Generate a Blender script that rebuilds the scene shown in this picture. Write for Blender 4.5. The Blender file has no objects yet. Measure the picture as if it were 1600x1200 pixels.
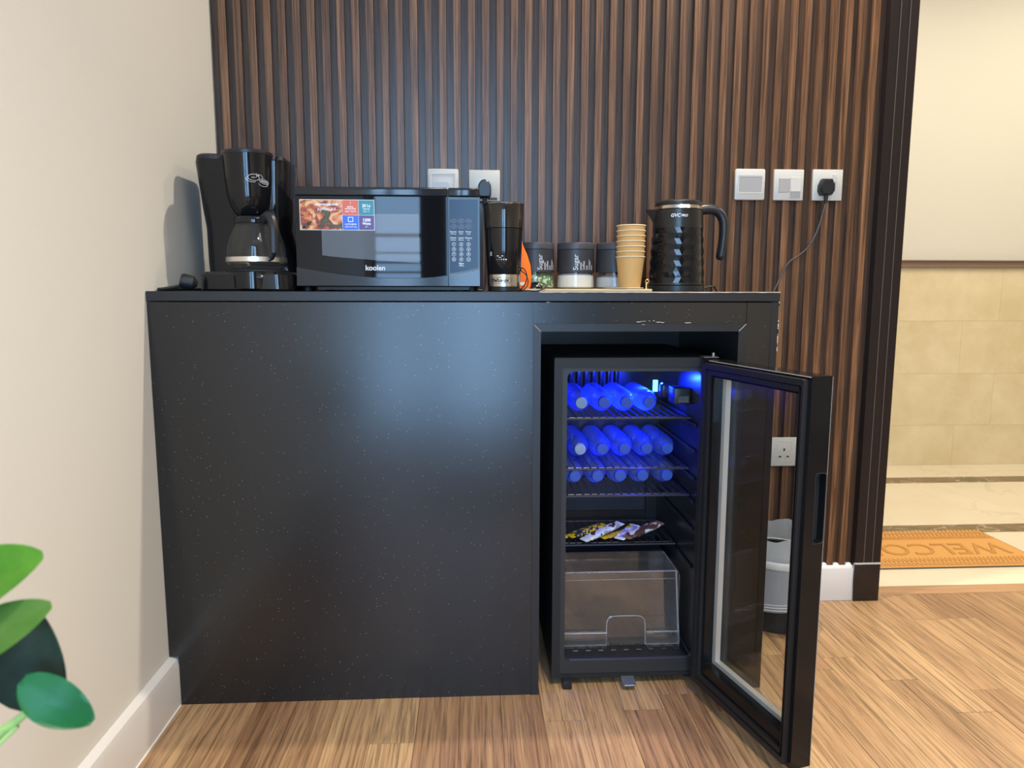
import bpy, bmesh, math, random
from mathutils import Vector, Matrix
random.seed(7)
R = math.radians
PI = math.pi
scene = bpy.context.scene
col = scene.collection

# ------------------------------------------------------------------ camera
cam_d = bpy.data.cameras.new('camera')
cam = bpy.data.objects.new('camera', cam_d)
col.objects.link(cam)
cam_d.sensor_width = 36.0
cam_d.lens = 1110.0 / 1600.0 * 36.0
cam_d.clip_start = 0.02
PITCH, YAW, ROLL = 0.12930622, 0.05481965, 0.00158842
_f = Vector((math.sin(YAW) * math.cos(PITCH), math.cos(YAW) * math.cos(PITCH), -math.sin(PITCH)))
_r = Vector((math.cos(YAW), -math.sin(YAW), 0))
_u = _r.cross(_f)
_r2 = _r * math.cos(ROLL) + _u * math.sin(ROLL)
_u2 = _u * math.cos(ROLL) - _r * math.sin(ROLL)
M = Matrix((_r2, _u2, -_f)).transposed().to_4x4()
M.translation = (0.686504, -1.544096, 0.931128)
cam.matrix_world = M
cam_d.dof.use_dof = True
cam_d.dof.focus_distance = 1.72
cam_d.dof.aperture_fstop = 5.0
scene.camera = cam

# ------------------------------------------------------------------ light and exposure
scene.view_settings.view_transform = 'Standard'
scene.view_settings.look = 'None'
scene.view_settings.exposure = 0.13
scene.view_settings.gamma = 1.0
scene.view_settings.use_curve_mapping = False
world = bpy.data.worlds.new('world')
scene.world = world
world.use_nodes = True
bg = world.node_tree.nodes['Background']
bg.inputs[0].default_value = (0.30, 0.55, 1.0, 1)
bg.inputs[1].default_value = 2.0


def area(name, loc, size, power, color, rot=(0, 0, 0), size_y=None, spread=180):
    d = bpy.data.lights.new(name, 'AREA')
    d.energy = power
    d.color = color
    d.spread = R(spread)
    if size_y:
        d.shape = 'RECTANGLE'
        d.size = size
        d.size_y = size_y
    else:
        d.shape = 'DISK'
        d.size = size
    o = bpy.data.objects.new(name, d)
    o.location = loc
    o.rotation_euler = rot
    col.objects.link(o)
    return o


WARM = (1.0, 0.88, 0.73)
HALLW = (1.0, 0.88, 0.70)
area('downlight', (1.42, 0.29, 2.62), 0.06, 30, WARM)
area('downlight', (2.95, 0.29, 2.62), 0.06, 17, WARM)
area('downlight', (1.15, -1.70, 2.62), 0.20, 26, WARM, spread=115)  # unseen fill behind the camera, added for ambient light from the front
area('downlight', (2.5, -1.5, 2.62), 0.20, 12, WARM, spread=130)  # second unseen fill, added for the same front ambient light
area('ceiling_fill', (1.7, -1.3, 2.63), 1.2, 20, (1.0, 0.92, 0.82), spread=140)  # unseen soft fill, added to raise the room's ambient light
area('hall_ceiling_light', (2.3, 1.15, 2.62), 1.0, 17, HALLW)
area('hall_ceiling_light', (3.7, 1.15, 2.62), 1.0, 17, HALLW)
area('window_daylight', (0.53, -3.0, 1.25), 1.0, 88, (0.38, 0.65, 1.0), (R(90), 0, 0), 2.3)


# ------------------------------------------------------------------ helpers
WM = {}


def bm_new():
    return bmesh.new()


def obj(name, bm, mat, parent=None, smooth=35, recalc=True):
    """one mesh object from world-space geometry"""
    if recalc:
        bmesh.ops.recalc_face_normals(bm, faces=bm.faces[:])
    if parent is not None:
        bm.transform(WM[parent.name].inverted())
    me = bpy.data.meshes.new(name)
    if smooth:
        a = R(smooth)
        for f in bm.faces:
            f.smooth = True
        for e in bm.edges:
            if len(e.link_faces) == 2:
                e.smooth = e.calc_face_angle(4) < a
            else:
                e.smooth = False
    bm.to_mesh(me)
    bm.free()
    o = bpy.data.objects.new(name, me)
    col.objects.link(o)
    if mat is not None:
        me.materials.append(mat)
    if parent is not None:
        o.parent = parent
        WM[o.name] = WM[parent.name]
    else:
        WM[o.name] = Matrix.Identity(4)
    return o


def thing(name, label, cat, loc=(0, 0, 0), rotz=0, group=None):
    o = bpy.data.objects.new(name, None)
    o.empty_display_size = 0.05
    o.location = loc
    o.rotation_euler = (0, 0, rotz)
    col.objects.link(o)
    WM[o.name] = Matrix.Translation(Vector(loc)) @ Matrix.Rotation(rotz, 4, 'Z')
    tag(o, label, cat, group)
    return o


def tag(o, label=None, cat=None, group=None, kind=None):
    if label:
        o['label'] = label
    if cat:
        o['category'] = cat
    if group:
        o['group'] = group
    if kind:
        o['kind'] = kind
    return o


def structure(name, bm, mat, label=None, smooth=35):
    o = obj(name, bm, mat, None, smooth)
    o['kind'] = 'structure'
    if label:
        o['label'] = label
    return o


def box(bm, x0, x1, y0, y1, z0, z1, bev=0.0, seg=1, m=None):
    r = bmesh.ops.create_cube(bm, size=1.0)
    vs = r['verts']
    T = Matrix.Translation(((x0 + x1) / 2, (y0 + y1) / 2, (z0 + z1) / 2)) @ Matrix.Diagonal((x1 - x0, y1 - y0, z1 - z0, 1))
    bmesh.ops.transform(bm, matrix=T, verts=vs)
    if bev > 0:
        es = list({e for v in vs for e in v.link_edges})
        g = bmesh.ops.bevel(bm, geom=es, offset=bev, segments=seg, affect='EDGES', profile=0.5)
        vs = list({v for f in g['faces'] for v in f.verts} | {v for v in vs if v.is_valid})
    if m is not None:
        bmesh.ops.transform(bm, matrix=m, verts=[v for v in vs if v.is_valid])
    return vs


def lathe(bm, prof, c=(0, 0, 0), n=32, m=None, cap0=True, cap1=True):
    """prof: list of (r, z)"""
    rings = []
    for r, z in prof:
        ring = []
        for i in range(n):
            a = 2 * PI * i / n
            p = Vector((c[0] + r * math.cos(a), c[1] + r * math.sin(a), c[2] + z))
            if m is not None:
                p = m @ p
            ring.append(bm.verts.new(p))
        rings.append(ring)
    for k in range(len(rings) - 1):
        for i in range(n):
            j = (i + 1) % n
            bm.faces.new((rings[k][i], rings[k][j], rings[k + 1][j], rings[k + 1][i]))
    if cap0:
        bm.faces.new(rings[0][::-1])
    if cap1:
        bm.faces.new(rings[-1])
    return rings


def smooth_path(pts, sub=6):
    pts = [Vector(p) for p in pts]
    if len(pts) < 3:
        return pts
    out = []
    for i in range(len(pts) - 1):
        p0 = pts[max(i - 1, 0)]
        p1, p2 = pts[i], pts[i + 1]
        p3 = pts[min(i + 2, len(pts) - 1)]
        for s in range(sub):
            t = s / sub
            out.append(0.5 * ((2 * p1) + (p2 - p0) * t + (2 * p0 - 5 * p1 + 4 * p2 - p3) * t * t + (3 * p1 - p0 - 3 * p2 + p3) * t ** 3))
    out.append(pts[-1])
    return out


def tube(bm, pts, r, n=8, sub=6, closed=False, rs=None):
    P = smooth_path(pts, sub) if sub > 1 else [Vector(p) for p in pts]
    rings = []
    up = Vector((0, 0, 1))
    L = len(P)
    prev = None
    for i, p in enumerate(P):
        if closed:
            d = P[(i + 1) % L] - P[i - 1]
        else:
            d = P[min(i + 1, L - 1)] - P[max(i - 1, 0)]
        d.normalize()
        if prev is None:
            a = up if abs(d.z) < 0.9 else Vector((1, 0, 0))
            x = d.cross(a).normalized()
        else:
            x = (prev - d * prev.dot(d)).normalized()
        prev = x
        y = d.cross(x)
        rr = r if rs is None else rs[0] + (rs[1] - rs[0]) * i / max(L - 1, 1)
        rings.append([bm.verts.new(p + (x * math.cos(2 * PI * k / n) + y * math.sin(2 * PI * k / n)) * rr) for k in range(n)])
    rng = range(L) if closed else range(L - 1)
    for i in rng:
        a, b = rings[i], rings[(i + 1) % L]
        for k in range(n):
            j = (k + 1) % n
            bm.faces.new((a[k], a[j], b[j], b[k]))
    if not closed:
        bm.faces.new(rings[0][::-1])
        bm.faces.new(rings[-1])


def rrect(x0, x1, z0, z1, r, n=4):
    """rounded rectangle outline, n points per corner, counter-clockwise"""
    out = []
    for cx, cz, a0 in ((x1 - r, z1 - r, 0), (x0 + r, z1 - r, 90), (x0 + r, z0 + r, 180), (x1 - r, z0 + r, 270)):
        for i in range(n + 1):
            a = R(a0 + 90 * i / n)
            out.append((cx + r * math.cos(a), cz + r * math.sin(a)))
    return out


def XZ(y):
    return lambda p, d: Vector((p[0], y + d, p[1]))


def prism(bm, pts, d0, d1, place):
    """extrude an outline (list of 2d points) between depths d0 and d1; place(p2d, depth) -> point"""
    a = [bm.verts.new(place(p, d0)) for p in pts]
    b = [bm.verts.new(place(p, d1)) for p in pts]
    n = len(pts)
    for i in range(n):
        j = (i + 1) % n
        bm.faces.new((a[i], a[j], b[j], b[i]))
    bm.faces.new(a[::-1])
    bm.faces.new(b)


def ring(bm, outer, inner, d0, d1, place):
    """frame with an opening: outer and inner outlines with equal point counts"""
    n = len(outer)
    oa = [bm.verts.new(place(p, d0)) for p in outer]
    ob = [bm.verts.new(place(p, d1)) for p in outer]
    ia = [bm.verts.new(place(p, d0)) for p in inner]
    ib = [bm.verts.new(place(p, d1)) for p in inner]
    for i in range(n):
        j = (i + 1) % n
        bm.faces.new((oa[i], oa[j], ob[j], ob[i]))
        bm.faces.new((ia[j], ia[i], ib[i], ib[j]))
        bm.faces.new((oa[j], oa[i], ia[i], ia[j]))
        bm.faces.new((ob[i], ob[j], ib[j], ib[i]))


def loft(bm, sections, cap=True):
    rings = [[bm.verts.new(Vector(p)) for p in s] for s in sections]
    n = len(rings[0])
    for k in range(len(rings) - 1):
        for i in range(n):
            j = (i + 1) % n
            bm.faces.new((rings[k][i], rings[k][j], rings[k + 1][j], rings[k + 1][i]))
    if cap:
        bm.faces.new(rings[0][::-1])
        bm.faces.new(rings[-1])
    return rings


def text_bm(bm, s, size, m, extrude=0.0002, bold=0.0, align='CENTER', shear=0.0, fn=None):
    """lettering: text in its own xy plane, moved by matrix m (and optionally bent by fn)"""
    cu = bpy.data.curves.new('text', 'FONT')
    cu.body = s
    cu.size = size
    cu.align_x = align
    cu.align_y = 'CENTER'
    cu.extrude = extrude
    cu.offset = bold
    cu.shear = shear
    cu.resolution_u = 3
    ob = bpy.data.objects.new('text', cu)
    me = ob.to_mesh()
    b = bmesh.new()
    b.from_mesh(me)
    ob.to_mesh_clear()
    for v in b.verts:
        p = m @ v.co
        v.co = fn(p) if fn else p
    me2 = bpy.data.meshes.new('tmp')
    b.to_mesh(me2)
    b.free()
    bm.from_mesh(me2)
    bpy.data.meshes.remove(me2)
    bpy.data.objects.remove(ob)
    bpy.data.curves.remove(cu)


def face_m(x, y, z, rot=0):
    """matrix that puts text on a plane facing -Y"""
    return Matrix.Translation((x, y, z)) @ Matrix.Rotation(R(90), 4, 'X') @ Matrix.Rotation(rot, 4, 'Z')


def wrap(cx, cy, r):
    """bend points around a vertical cylinder: x is arc length from the -Y side, y the standoff (negative outwards)"""
    def fn(p):
        a = (p.x - cx) / r
        rr = r - p.y
        return Vector((cx + rr * math.sin(a), cy - rr * math.cos(a), p.z))
    return fn


# ------------------------------------------------------------------ materials
def mat(name, color, rough=0.5, metal=0.0, spec=0.5, trans=0.0, ior=1.45, emit=None, estr=0.0, coat=0.0,
        bump=None, var=None, alpha=1.0, coat_rough=0.05):
    m = bpy.data.materials.new(name)
    m.use_nodes = True
    nt = m.node_tree
    b = nt.nodes['Principled BSDF']
    b.inputs['Base Color'].default_value = (*color, 1)
    b.inputs['Roughness'].default_value = rough
    b.inputs['Metallic'].default_value = metal
    b.inputs['Specular IOR Level'].default_value = spec
    b.inputs['Transmission Weight'].default_value = trans
    b.inputs['IOR'].default_value = ior
    b.inputs['Coat Weight'].default_value = coat
    b.inputs['Coat Roughness'].default_value = coat_rough
    b.inputs['Alpha'].default_value = alpha
    if emit:
        b.inputs['Emission Color'].default_value = (*emit, 1)
        b.inputs['Emission Strength'].default_value = estr
    tc = nt.nodes.new('ShaderNodeTexCoord')
    if bump:
        sc, st, dist = bump
        n = nt.nodes.new('ShaderNodeTexNoise')
        n.inputs['Scale'].default_value = sc
        n.inputs['Detail'].default_value = 4
        bp = nt.nodes.new('ShaderNodeBump')
        bp.inputs['Strength'].default_value = st
        bp.inputs['Distance'].default_value = dist
        nt.links.new(tc.outputs['Object'], n.inputs['Vector'])
        nt.links.new(n.outputs['Fac'], bp.inputs['Height'])
        nt.links.new(bp.outputs['Normal'], b.inputs['Normal'])
    if var:
        sc, c2 = var
        n = nt.nodes.new('ShaderNodeTexNoise')
        n.inputs['Scale'].default_value = sc
        n.inputs['Detail'].default_value = 5
        mx = nt.nodes.new('ShaderNodeMix')
        mx.data_type = 'RGBA'
        mx.inputs[6].default_value = (*color, 1)
        mx.inputs[7].default_value = (*c2, 1)
        rp = nt.nodes.new('ShaderNodeValToRGB')
        rp.color_ramp.elements[0].position = 0.35
        rp.color_ramp.elements[1].position = 0.65
        nt.links.new(tc.outputs['Object'], n.inputs['Vector'])
        nt.links.new(n.outputs['Fac'], rp.inputs[0])
        nt.links.new(rp.outputs[0], mx.inputs[0])
        nt.links.new(mx.outputs[2], b.inputs['Base Color'])
    return m


def glass_mat(name, tint=(0.95, 0.97, 0.98), ior=1.5, rough=0.0, haze=0.0, haze_col=(0.8, 0.85, 0.9)):
    """thin clear sheet: lets light straight through and mirrors by Fresnel"""
    m = bpy.data.materials.new(name)
    m.use_nodes = True
    nt = m.node_tree
    nt.nodes.clear()
    out = nt.nodes.new('ShaderNodeOutputMaterial')
    tr = nt.nodes.new('ShaderNodeBsdfTransparent')
    tr.inputs[0].default_value = (*tint, 1)
    gl = nt.nodes.new('ShaderNodeBsdfGlossy')
    gl.inputs['Roughness'].default_value = rough
    # Schlick reflectance, the same from both sides of the sheet
    lw = nt.nodes.new('ShaderNodeLayerWeight')
    lw.inputs['Blend'].default_value = 0.5
    pw = nt.nodes.new('ShaderNodeMath')
    pw.operation = 'POWER'
    pw.inputs[1].default_value = 5.0
    nt.links.new(lw.outputs['Facing'], pw.inputs[0])
    fr = nt.nodes.new('ShaderNodeMapRange')
    r0 = ((ior - 1) / (ior + 1)) ** 2
    fr.inputs['To Min'].default_value = r0
    nt.links.new(pw.outputs[0], fr.inputs['Value'])
    mx = nt.nodes.new('ShaderNodeMixShader')
    nt.links.new(fr.outputs[0], mx.inputs[0])
    nt.links.new(tr.outputs[0], mx.inputs[1])
    nt.links.new(gl.outputs[0], mx.inputs[2])
    last = mx
    if haze > 0:
        df = nt.nodes.new('ShaderNodeBsdfDiffuse')
        df.inputs[0].default_value = (*haze_col, 1)
        tl = nt.nodes.new('ShaderNodeBsdfTranslucent')
        tl.inputs[0].default_value = (*haze_col, 1)
        m0 = nt.nodes.new('ShaderNodeMixShader')
        m0.inputs[0].default_value = 0.5
        nt.links.new(df.outputs[0], m0.inputs[1])
        nt.links.new(tl.outputs[0], m0.inputs[2])
        m2 = nt.nodes.new('ShaderNodeMixShader')
        m2.inputs[0].default_value = haze
        nt.links.new(mx.outputs[0], m2.inputs[1])
        nt.links.new(m0.outputs[0], m2.inputs[2])
        last = m2
    nt.links.new(last.outputs[0], out.inputs[0])
    return m


def wood_mat(name, cols, grain_axis, stretch=(60, 60, 2.0), rough=0.42, spec=0.5, bump=0.25, dark=0.55, per_obj=0.35, lines=0.6, broad=0.22):
    """streaky wood grain running along grain_axis; cols = ramp of colours picked per piece and by grain"""
    m = bpy.data.materials.new(name)
    m.use_nodes = True
    nt = m.node_tree
    L = nt.links.new
    b = nt.nodes['Principled BSDF']
    b.inputs['Roughness'].default_value = rough
    b.inputs['Specular IOR Level'].default_value = spec
    geo = nt.nodes.new('ShaderNodeNewGeometry')
    oi = nt.nodes.new('ShaderNodeObjectInfo')
    mul = nt.nodes.new('ShaderNodeVectorMath')
    mul.operation = 'SCALE'
    mul.inputs[0].default_value = (13.1, 7.7, 5.3)
    L(oi.outputs['Random'], mul.inputs['Scale'])
    add = nt.nodes.new('ShaderNodeVectorMath')
    add.operation = 'ADD'
    L(geo.outputs['Position'], add.inputs[0])
    L(mul.outputs[0], add.inputs[1])
    mp = nt.nodes.new('ShaderNodeMapping')
    mp.inputs['Scale'].default_value = stretch
    L(add.outputs[0], mp.inputs[0])
    n1 = nt.nodes.new('ShaderNodeTexNoise')
    n1.inputs['Scale'].default_value = 1.0
    n1.inputs['Detail'].default_value = 6
    n1.inputs['Roughness'].default_value = 0.65
    n1.inputs['Distortion'].default_value = 0.6
    L(mp.outputs[0], n1.inputs['Vector'])
    # broad tone: noise + random per piece
    mp2 = nt.nodes.new('ShaderNodeMapping')
    mp2.inputs['Scale'].default_value = tuple(s * broad for s in stretch)
    L(add.outputs[0], mp2.inputs[0])
    n2 = nt.nodes.new('ShaderNodeTexNoise')
    n2.inputs['Scale'].default_value = 1.0
    n2.inputs['Detail'].default_value = 3
    L(mp2.outputs[0], n2.inputs['Vector'])
    ma = nt.nodes.new('ShaderNodeMath')
    ma.operation = 'MULTIPLY_ADD'
    ma.inputs[1].default_value = per_obj
    L(oi.outputs['Random'], ma.inputs[0])
    mb = nt.nodes.new('ShaderNodeMath')
    mb.operation = 'MULTIPLY'
    mb.inputs[1].default_value = 1.0 - per_obj
    L(n2.outputs['Fac'], mb.inputs[0])
    L(mb.outputs[0], ma.inputs[2])
    rp = nt.nodes.new('ShaderNodeValToRGB')
    while len(rp.color_ramp.elements) < len(cols):
        rp.color_ramp.elements.new(0.5)
    for i, c in enumerate(cols):
        rp.color_ramp.elements[i].position = 0.22 + 0.56 * i / (len(cols) - 1)
        rp.color_ramp.elements[i].color = (*c, 1)
    L(ma.outputs[0], rp.inputs[0])
    # fine dark pores
    rp2 = nt.nodes.new('ShaderNodeValToRGB')
    rp2.color_ramp.elements[0].position = 0.36
    rp2.color_ramp.elements[0].color = (dark, dark, dark, 1)
    rp2.color_ramp.elements[1].position = 0.56
    rp2.color_ramp.elements[1].color = (1, 1, 1, 1)
    L(n1.outputs['Fac'], rp2.inputs[0])
    mx = nt.nodes.new('ShaderNodeMix')
    mx.data_type = 'RGBA'
    mx.blend_type = 'MULTIPLY'
    mx.inputs[0].default_value = lines
    L(rp.outputs[0], mx.inputs[6])
    L(rp2.outputs[0], mx.inputs[7])
    L(mx.outputs[2], b.inputs['Base Color'])
    bp = nt.nodes.new('ShaderNodeBump')
    bp.inputs['Strength'].default_value = bump
    bp.inputs['Distance'].default_value = 0.0006
    L(n1.outputs['Fac'], bp.inputs['Height'])
    L(bp.outputs['Normal'], b.inputs['Normal'])
    return m


def speckle_laminate(name):
    """black laminate with an orange-peel grain and small pale specks"""
    m = mat(name, (0.0125, 0.0120, 0.0118), rough=0.23, spec=0.62)
    nt = m.node_tree
    L = nt.links.new
    b = nt.nodes['Principled BSDF']
    tc = [n for n in nt.nodes if n.type == 'TEX_COORD'][0]
    n = nt.nodes.new('ShaderNodeTexNoise')
    n.inputs['Scale'].default_value = 420
    n.inputs['Detail'].default_value = 2
    L(tc.outputs['Object'], n.inputs['Vector'])
    bp = nt.nodes.new('ShaderNodeBump')
    bp.inputs['Strength'].default_value = 0.10
    bp.inputs['Distance'].default_value = 0.0005
    L(n.outputs['Fac'], bp.inputs['Height'])
    L(bp.outputs['Normal'], b.inputs['Normal'])
    v = nt.nodes.new('ShaderNodeTexVoronoi')
    v.inputs['Scale'].default_value = 150
    L(tc.outputs['Object'], v.inputs['Vector'])
    lt = nt.nodes.new('ShaderNodeMath')
    lt.operation = 'LESS_THAN'
    lt.inputs[1].default_value = 0.10
    L(v.outputs['Distance'], lt.inputs[0])
    # keep only some of the cells
    sp = nt.nodes.new('ShaderNodeSeparateColor')
    L(v.outputs['Color'], sp.inputs[0])
    gt = nt.nodes.new('ShaderNodeMath')
    gt.operation = 'GREATER_THAN'
    gt.inputs[1].default_value = 0.74
    L(sp.outputs[0], gt.inputs[0])
    mu = nt.nodes.new('ShaderNodeMath')
    mu.operation = 'MULTIPLY'
    L(lt.outputs[0], mu.inputs[0])
    L(gt.outputs[0], mu.inputs[1])
    mx = nt.nodes.new('ShaderNodeMix')
    mx.data_type = 'RGBA'
    mx.inputs[6].default_value = (0.0125, 0.0120, 0.0118, 1)
    mx.inputs[7].default_value = (0.28, 0.28, 0.28, 1)
    L(mu.outputs[0], mx.inputs[0])
    L(mx.outputs[2], b.inputs['Base Color'])
    return m


def marble_mat(name, base, c2, vein, scale=3.0, rough=0.25, vein_w=0.04, vscale=2.0, vamt=0.6):
    m = mat(name, base, rough=rough, spec=0.5)
    nt = m.node_tree
    L = nt.links.new
    b = nt.nodes['Principled BSDF']
    geo = nt.nodes.new('ShaderNodeNewGeometry')
    oi = nt.nodes.new('ShaderNodeObjectInfo')
    mul = nt.nodes.new('ShaderNodeVectorMath')
    mul.operation = 'SCALE'
    mul.inputs[0].default_value = (9.1, 4.7, 3.3)
    L(oi.outputs['Random'], mul.inputs['Scale'])
    add = nt.nodes.new('ShaderNodeVectorMath')
    L(geo.outputs['Position'], add.inputs[0])
    L(mul.outputs[0], add.inputs[1])
    n = nt.nodes.new('ShaderNodeTexNoise')
    n.inputs['Scale'].default_value = scale
    n.inputs['Detail'].default_value = 8
    n.inputs['Roughness'].default_value = 0.6
    L(add.outputs[0], n.inputs['Vector'])
    rp = nt.nodes.new('ShaderNodeValToRGB')
    rp.color_ramp.elements[0].position = 0.35
    rp.color_ramp.elements[0].color = (*base, 1)
    rp.color_ramp.elements[1].position = 0.68
    rp.color_ramp.elements[1].color = (*c2, 1)
    L(n.outputs['Fac'], rp.inputs[0])
    n2 = nt.nodes.new('ShaderNodeTexNoise')
    n2.inputs['Scale'].default_value = vscale
    n2.inputs['Detail'].default_value = 7
    n2.inputs['Distortion'].default_value = 1.2
    L(add.outputs[0], n2.inputs['Vector'])
    s = nt.nodes.new('ShaderNodeMath')
    s.operation = 'SUBTRACT'
    s.inputs[1].default_value = 0.5
    L(n2.outputs['Fac'], s.inputs[0])
    ab = nt.nodes.new('ShaderNodeMath')
    ab.operation = 'ABSOLUTE'
    L(s.outputs[0], ab.inputs[0])
    mr = nt.nodes.new('ShaderNodeMapRange')
    mr.inputs['From Min'].default_value = 0
    mr.inputs['From Max'].default_value = vein_w
    mr.inputs['To Min'].default_value = vamt
    mr.inputs['To Max'].default_value = 0
    L(ab.outputs[0], mr.inputs['Value'])
    mx = nt.nodes.new('ShaderNodeMix')
    mx.data_type = 'RGBA'
    mx.inputs[7].default_value = (*vein, 1)
    L(mr.outputs[0], mx.inputs[0])
    L(rp.outputs[0], mx.inputs[6])
    L(mx.outputs[2], b.inputs['Base Color'])
    return m


M_wall = mat('painted_plaster', (0.655, 0.638, 0.572), rough=0.7, spec=0.25, bump=(55, 0.10, 0.002))
M_ceil = mat('ceiling_paint', (0.75, 0.73, 0.70), rough=0.9)
M_skirt = mat('white_skirting', (0.66, 0.63, 0.59), rough=0.35)
M_slat = wood_mat('walnut_slat', [(0.080, 0.036, 0.017), (0.17, 0.078, 0.035), (0.33, 0.158, 0.072)], 'Z', stretch=(260, 260, 5), rough=0.36, spec=0.5, per_obj=0.18, dark=0.30, lines=0.9, broad=0.5)
M_groove = wood_mat('shaded_walnut_groove', [(0.045, 0.024, 0.014), (0.095, 0.050, 0.029)], 'Z', stretch=(260, 260, 5), rough=0.34, spec=0.5, per_obj=0.0, dark=0.35, lines=0.9, broad=0.5)  # walnut like the slats, with the grooves' shade mixed into the colour
M_jamb = wood_mat('dark_jamb', [(0.011, 0.007, 0.006), (0.020, 0.012, 0.010)], 'Z', stretch=(120, 120, 3), rough=0.45, spec=0.3, per_obj=0.2, lines=0.3)
M_plank = wood_mat('oak_strip', [(0.24, 0.128, 0.065), (0.36, 0.208, 0.104), (0.43, 0.262, 0.130), (0.52, 0.335, 0.170)], 'Y', stretch=(170, 5, 20), rough=0.38, spec=0.45, bump=0.2, dark=0.36, per_obj=0.42, lines=0.9, broad=0.30)
M_thresh = wood_mat('oak_threshold', [(0.40, 0.225, 0.115), (0.52, 0.31, 0.16)], 'X', stretch=(3.6, 90, 20), rough=0.4, lines=0.5)
M_sub = mat('dark_underlay', (0.06, 0.035, 0.02), rough=0.9)
M_lam = speckle_laminate('black_speckled_laminate')
M_edge = mat('black_edge_band', (0.014, 0.0145, 0.016), rough=0.36, spec=0.5)
M_chip = mat('chipped_board', (0.62, 0.52, 0.40), rough=0.8)
M_blackgloss = mat('black_gloss_plastic', (0.008, 0.008, 0.009), rough=0.10, spec=0.5)
M_blacksatin = mat('black_satin_plastic', (0.016, 0.016, 0.018), rough=0.35, spec=0.5)
M_blackmatte = mat('black_matte_plastic', (0.012, 0.012, 0.013), rough=0.6)
M_rubber = mat('black_rubber', (0.010, 0.010, 0.011), rough=0.5)
M_steel = mat('brushed_steel', (0.66, 0.62, 0.56), rough=0.25, metal=1.0)
M_chrome = mat('chrome', (0.85, 0.84, 0.82), rough=0.08, metal=1.0)
M_brass = mat('brass', (0.80, 0.55, 0.22), rough=0.25, metal=1.0)
M_white = mat('white_plastic', (0.60, 0.58, 0.52), rough=0.30)
M_grey = mat('grey_plastic', (0.40, 0.385, 0.365), rough=0.4)
M_print = mat('white_print', (0.72, 0.72, 0.72), rough=0.5)
M_printdim = mat('grey_print', (0.36, 0.38, 0.42), rough=0.5)

# ------------------------------------------------------------------ setting
XR, YB = 4.6, -2.85
b = bm_new(); box(b, -0.12, XR, YB - 0.12, 0.55, -0.10, -0.0102)
floor = structure('floor', b, M_sub, 'floor of short brown and honey oak strips')

# oak strips
pb = bm_new(); box(pb, -0.0461, 0.0461, 0, 1, -0.010, 0.0, 0)
for v in pb.verts:
    if v.co.z > -0.001:
        v.co.x *= 0.994
plank_src = None
PW = 0.0924
rp_ = random.Random(21)
known = {4: [-0.165], 17: [0.016, -0.66], 15: [0.07], 18: [-0.122]}
first = True
for k in range(-2, 37):
    xc = 0.19 + PW * (k + 0.5)
    ends = known.get(k + 1)
    cuts = []
    y = 0.49
    if ends:
        cuts = list(ends)
        yy = cuts[-1] - rp_.uniform(0.35, 0.6)
    else:
        yy = 0.49 - rp_.uniform(0.1, 0.6)
    while yy > -1.25:
        cuts.append(yy)
        yy -= rp_.uniform(0.50, 0.85)
    cuts.append(yy)
    for c in cuts:
        if first:
            plank_src = obj('plank', pb, M_plank, floor, smooth=0)
            p = plank_src
            first = False
        else:
            p = bpy.data.objects.new('plank', plank_src.data)
            col.objects.link(p)
            p.parent = floor
        p.location = (xc, c + 0.0004, rp_.uniform(-0.0002, 0.0002))
        p.scale = (1, y - c - 0.0008, 1)
        y = c
b = bm_new(); box(b, 0.0, XR, YB, -1.95, -0.0101, -0.001)
structure('floor', b, M_plank, 'brown oak floor behind the camera')

b = bm_new(); box(b, -0.12, 0.0, YB - 0.12, 0.6, -0.02, 2.65)
structure('wall_left', b, M_wall, 'cream painted plaster wall on the left')
b = bm_new(); box(b, -0.02, XR + 0.1, YB - 0.12, 0.55, 2.65, 2.75)
structure('ceiling', b, M_ceil)
b = bm_new(); box(b, -0.02, XR + 0.1, 0.55, 2.25, 2.65, 2.75)
structure('ceiling', b, M_ceil)
b = bm_new(); box(b, XR, XR + 0.12, YB - 0.12, 2.25, -0.02, 2.65)
structure('wall_right', b, M_wall)
# wall behind the camera with a tall window at its left end
b = bm_new()
box(b, 1.02, XR, YB - 0.12, YB, -0.02, 2.65)
box(b, 0.0, 1.02, YB - 0.12, YB, 2.40, 2.65)
box(b, 0.0, 0.04, YB - 0.12, YB, -0.02, 2.40)
structure('wall_behind', b, M_wall)
b = bm_new()
for x0, x1, z0, z1 in ((0.04, 0.06, 0, 2.4), (0.35, 0.52, 0, 2.4), (0.98, 1.02, 0, 2.4), (0.06, 0.98, 2.36, 2.4), (0.06, 0.98, 0, 0.04), (0.06, 0.35, 1.28, 1.30)):
    box(b, x0, x1, YB - 0.08, YB - 0.02, z0, z1)
w1 = structure('window_1', b, mat('dark_window_frame', (0.03, 0.03, 0.035), rough=0.4), 'tall narrow window behind the camera')
for k in range(7):
    b = bm_new(); box(b, 0.06, 0.35, YB - 0.05, YB - 0.03, 0.80 + k * 0.062, 0.812 + k * 0.062)
    obj('blind_slat', b, M_white, w1)
# dark curtain beside it
b = bm_new()
pts = []
N = 40
for i in range(N + 1):
    pts.append((1.00 + 0.6 * i / N, YB + 0.06 + 0.02 * math.sin(i * 1.3)))
a_ = [b.verts.new((x, y, 0.02)) for x, y in pts]
c_ = [b.verts.new((x, y, 2.5)) for x, y in pts]
for i in range(N):
    b.faces.new((a_[i], a_[i + 1], c_[i + 1], c_[i]))
bmesh.ops.solidify(b, geom=b.faces[:], thickness=0.004)
o = obj('curtain', b, mat('dark_curtain', (0.03, 0.03, 0.035), rough=0.9))
tag(o, 'dark curtain beside the tall window behind the camera', 'curtain')

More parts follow.
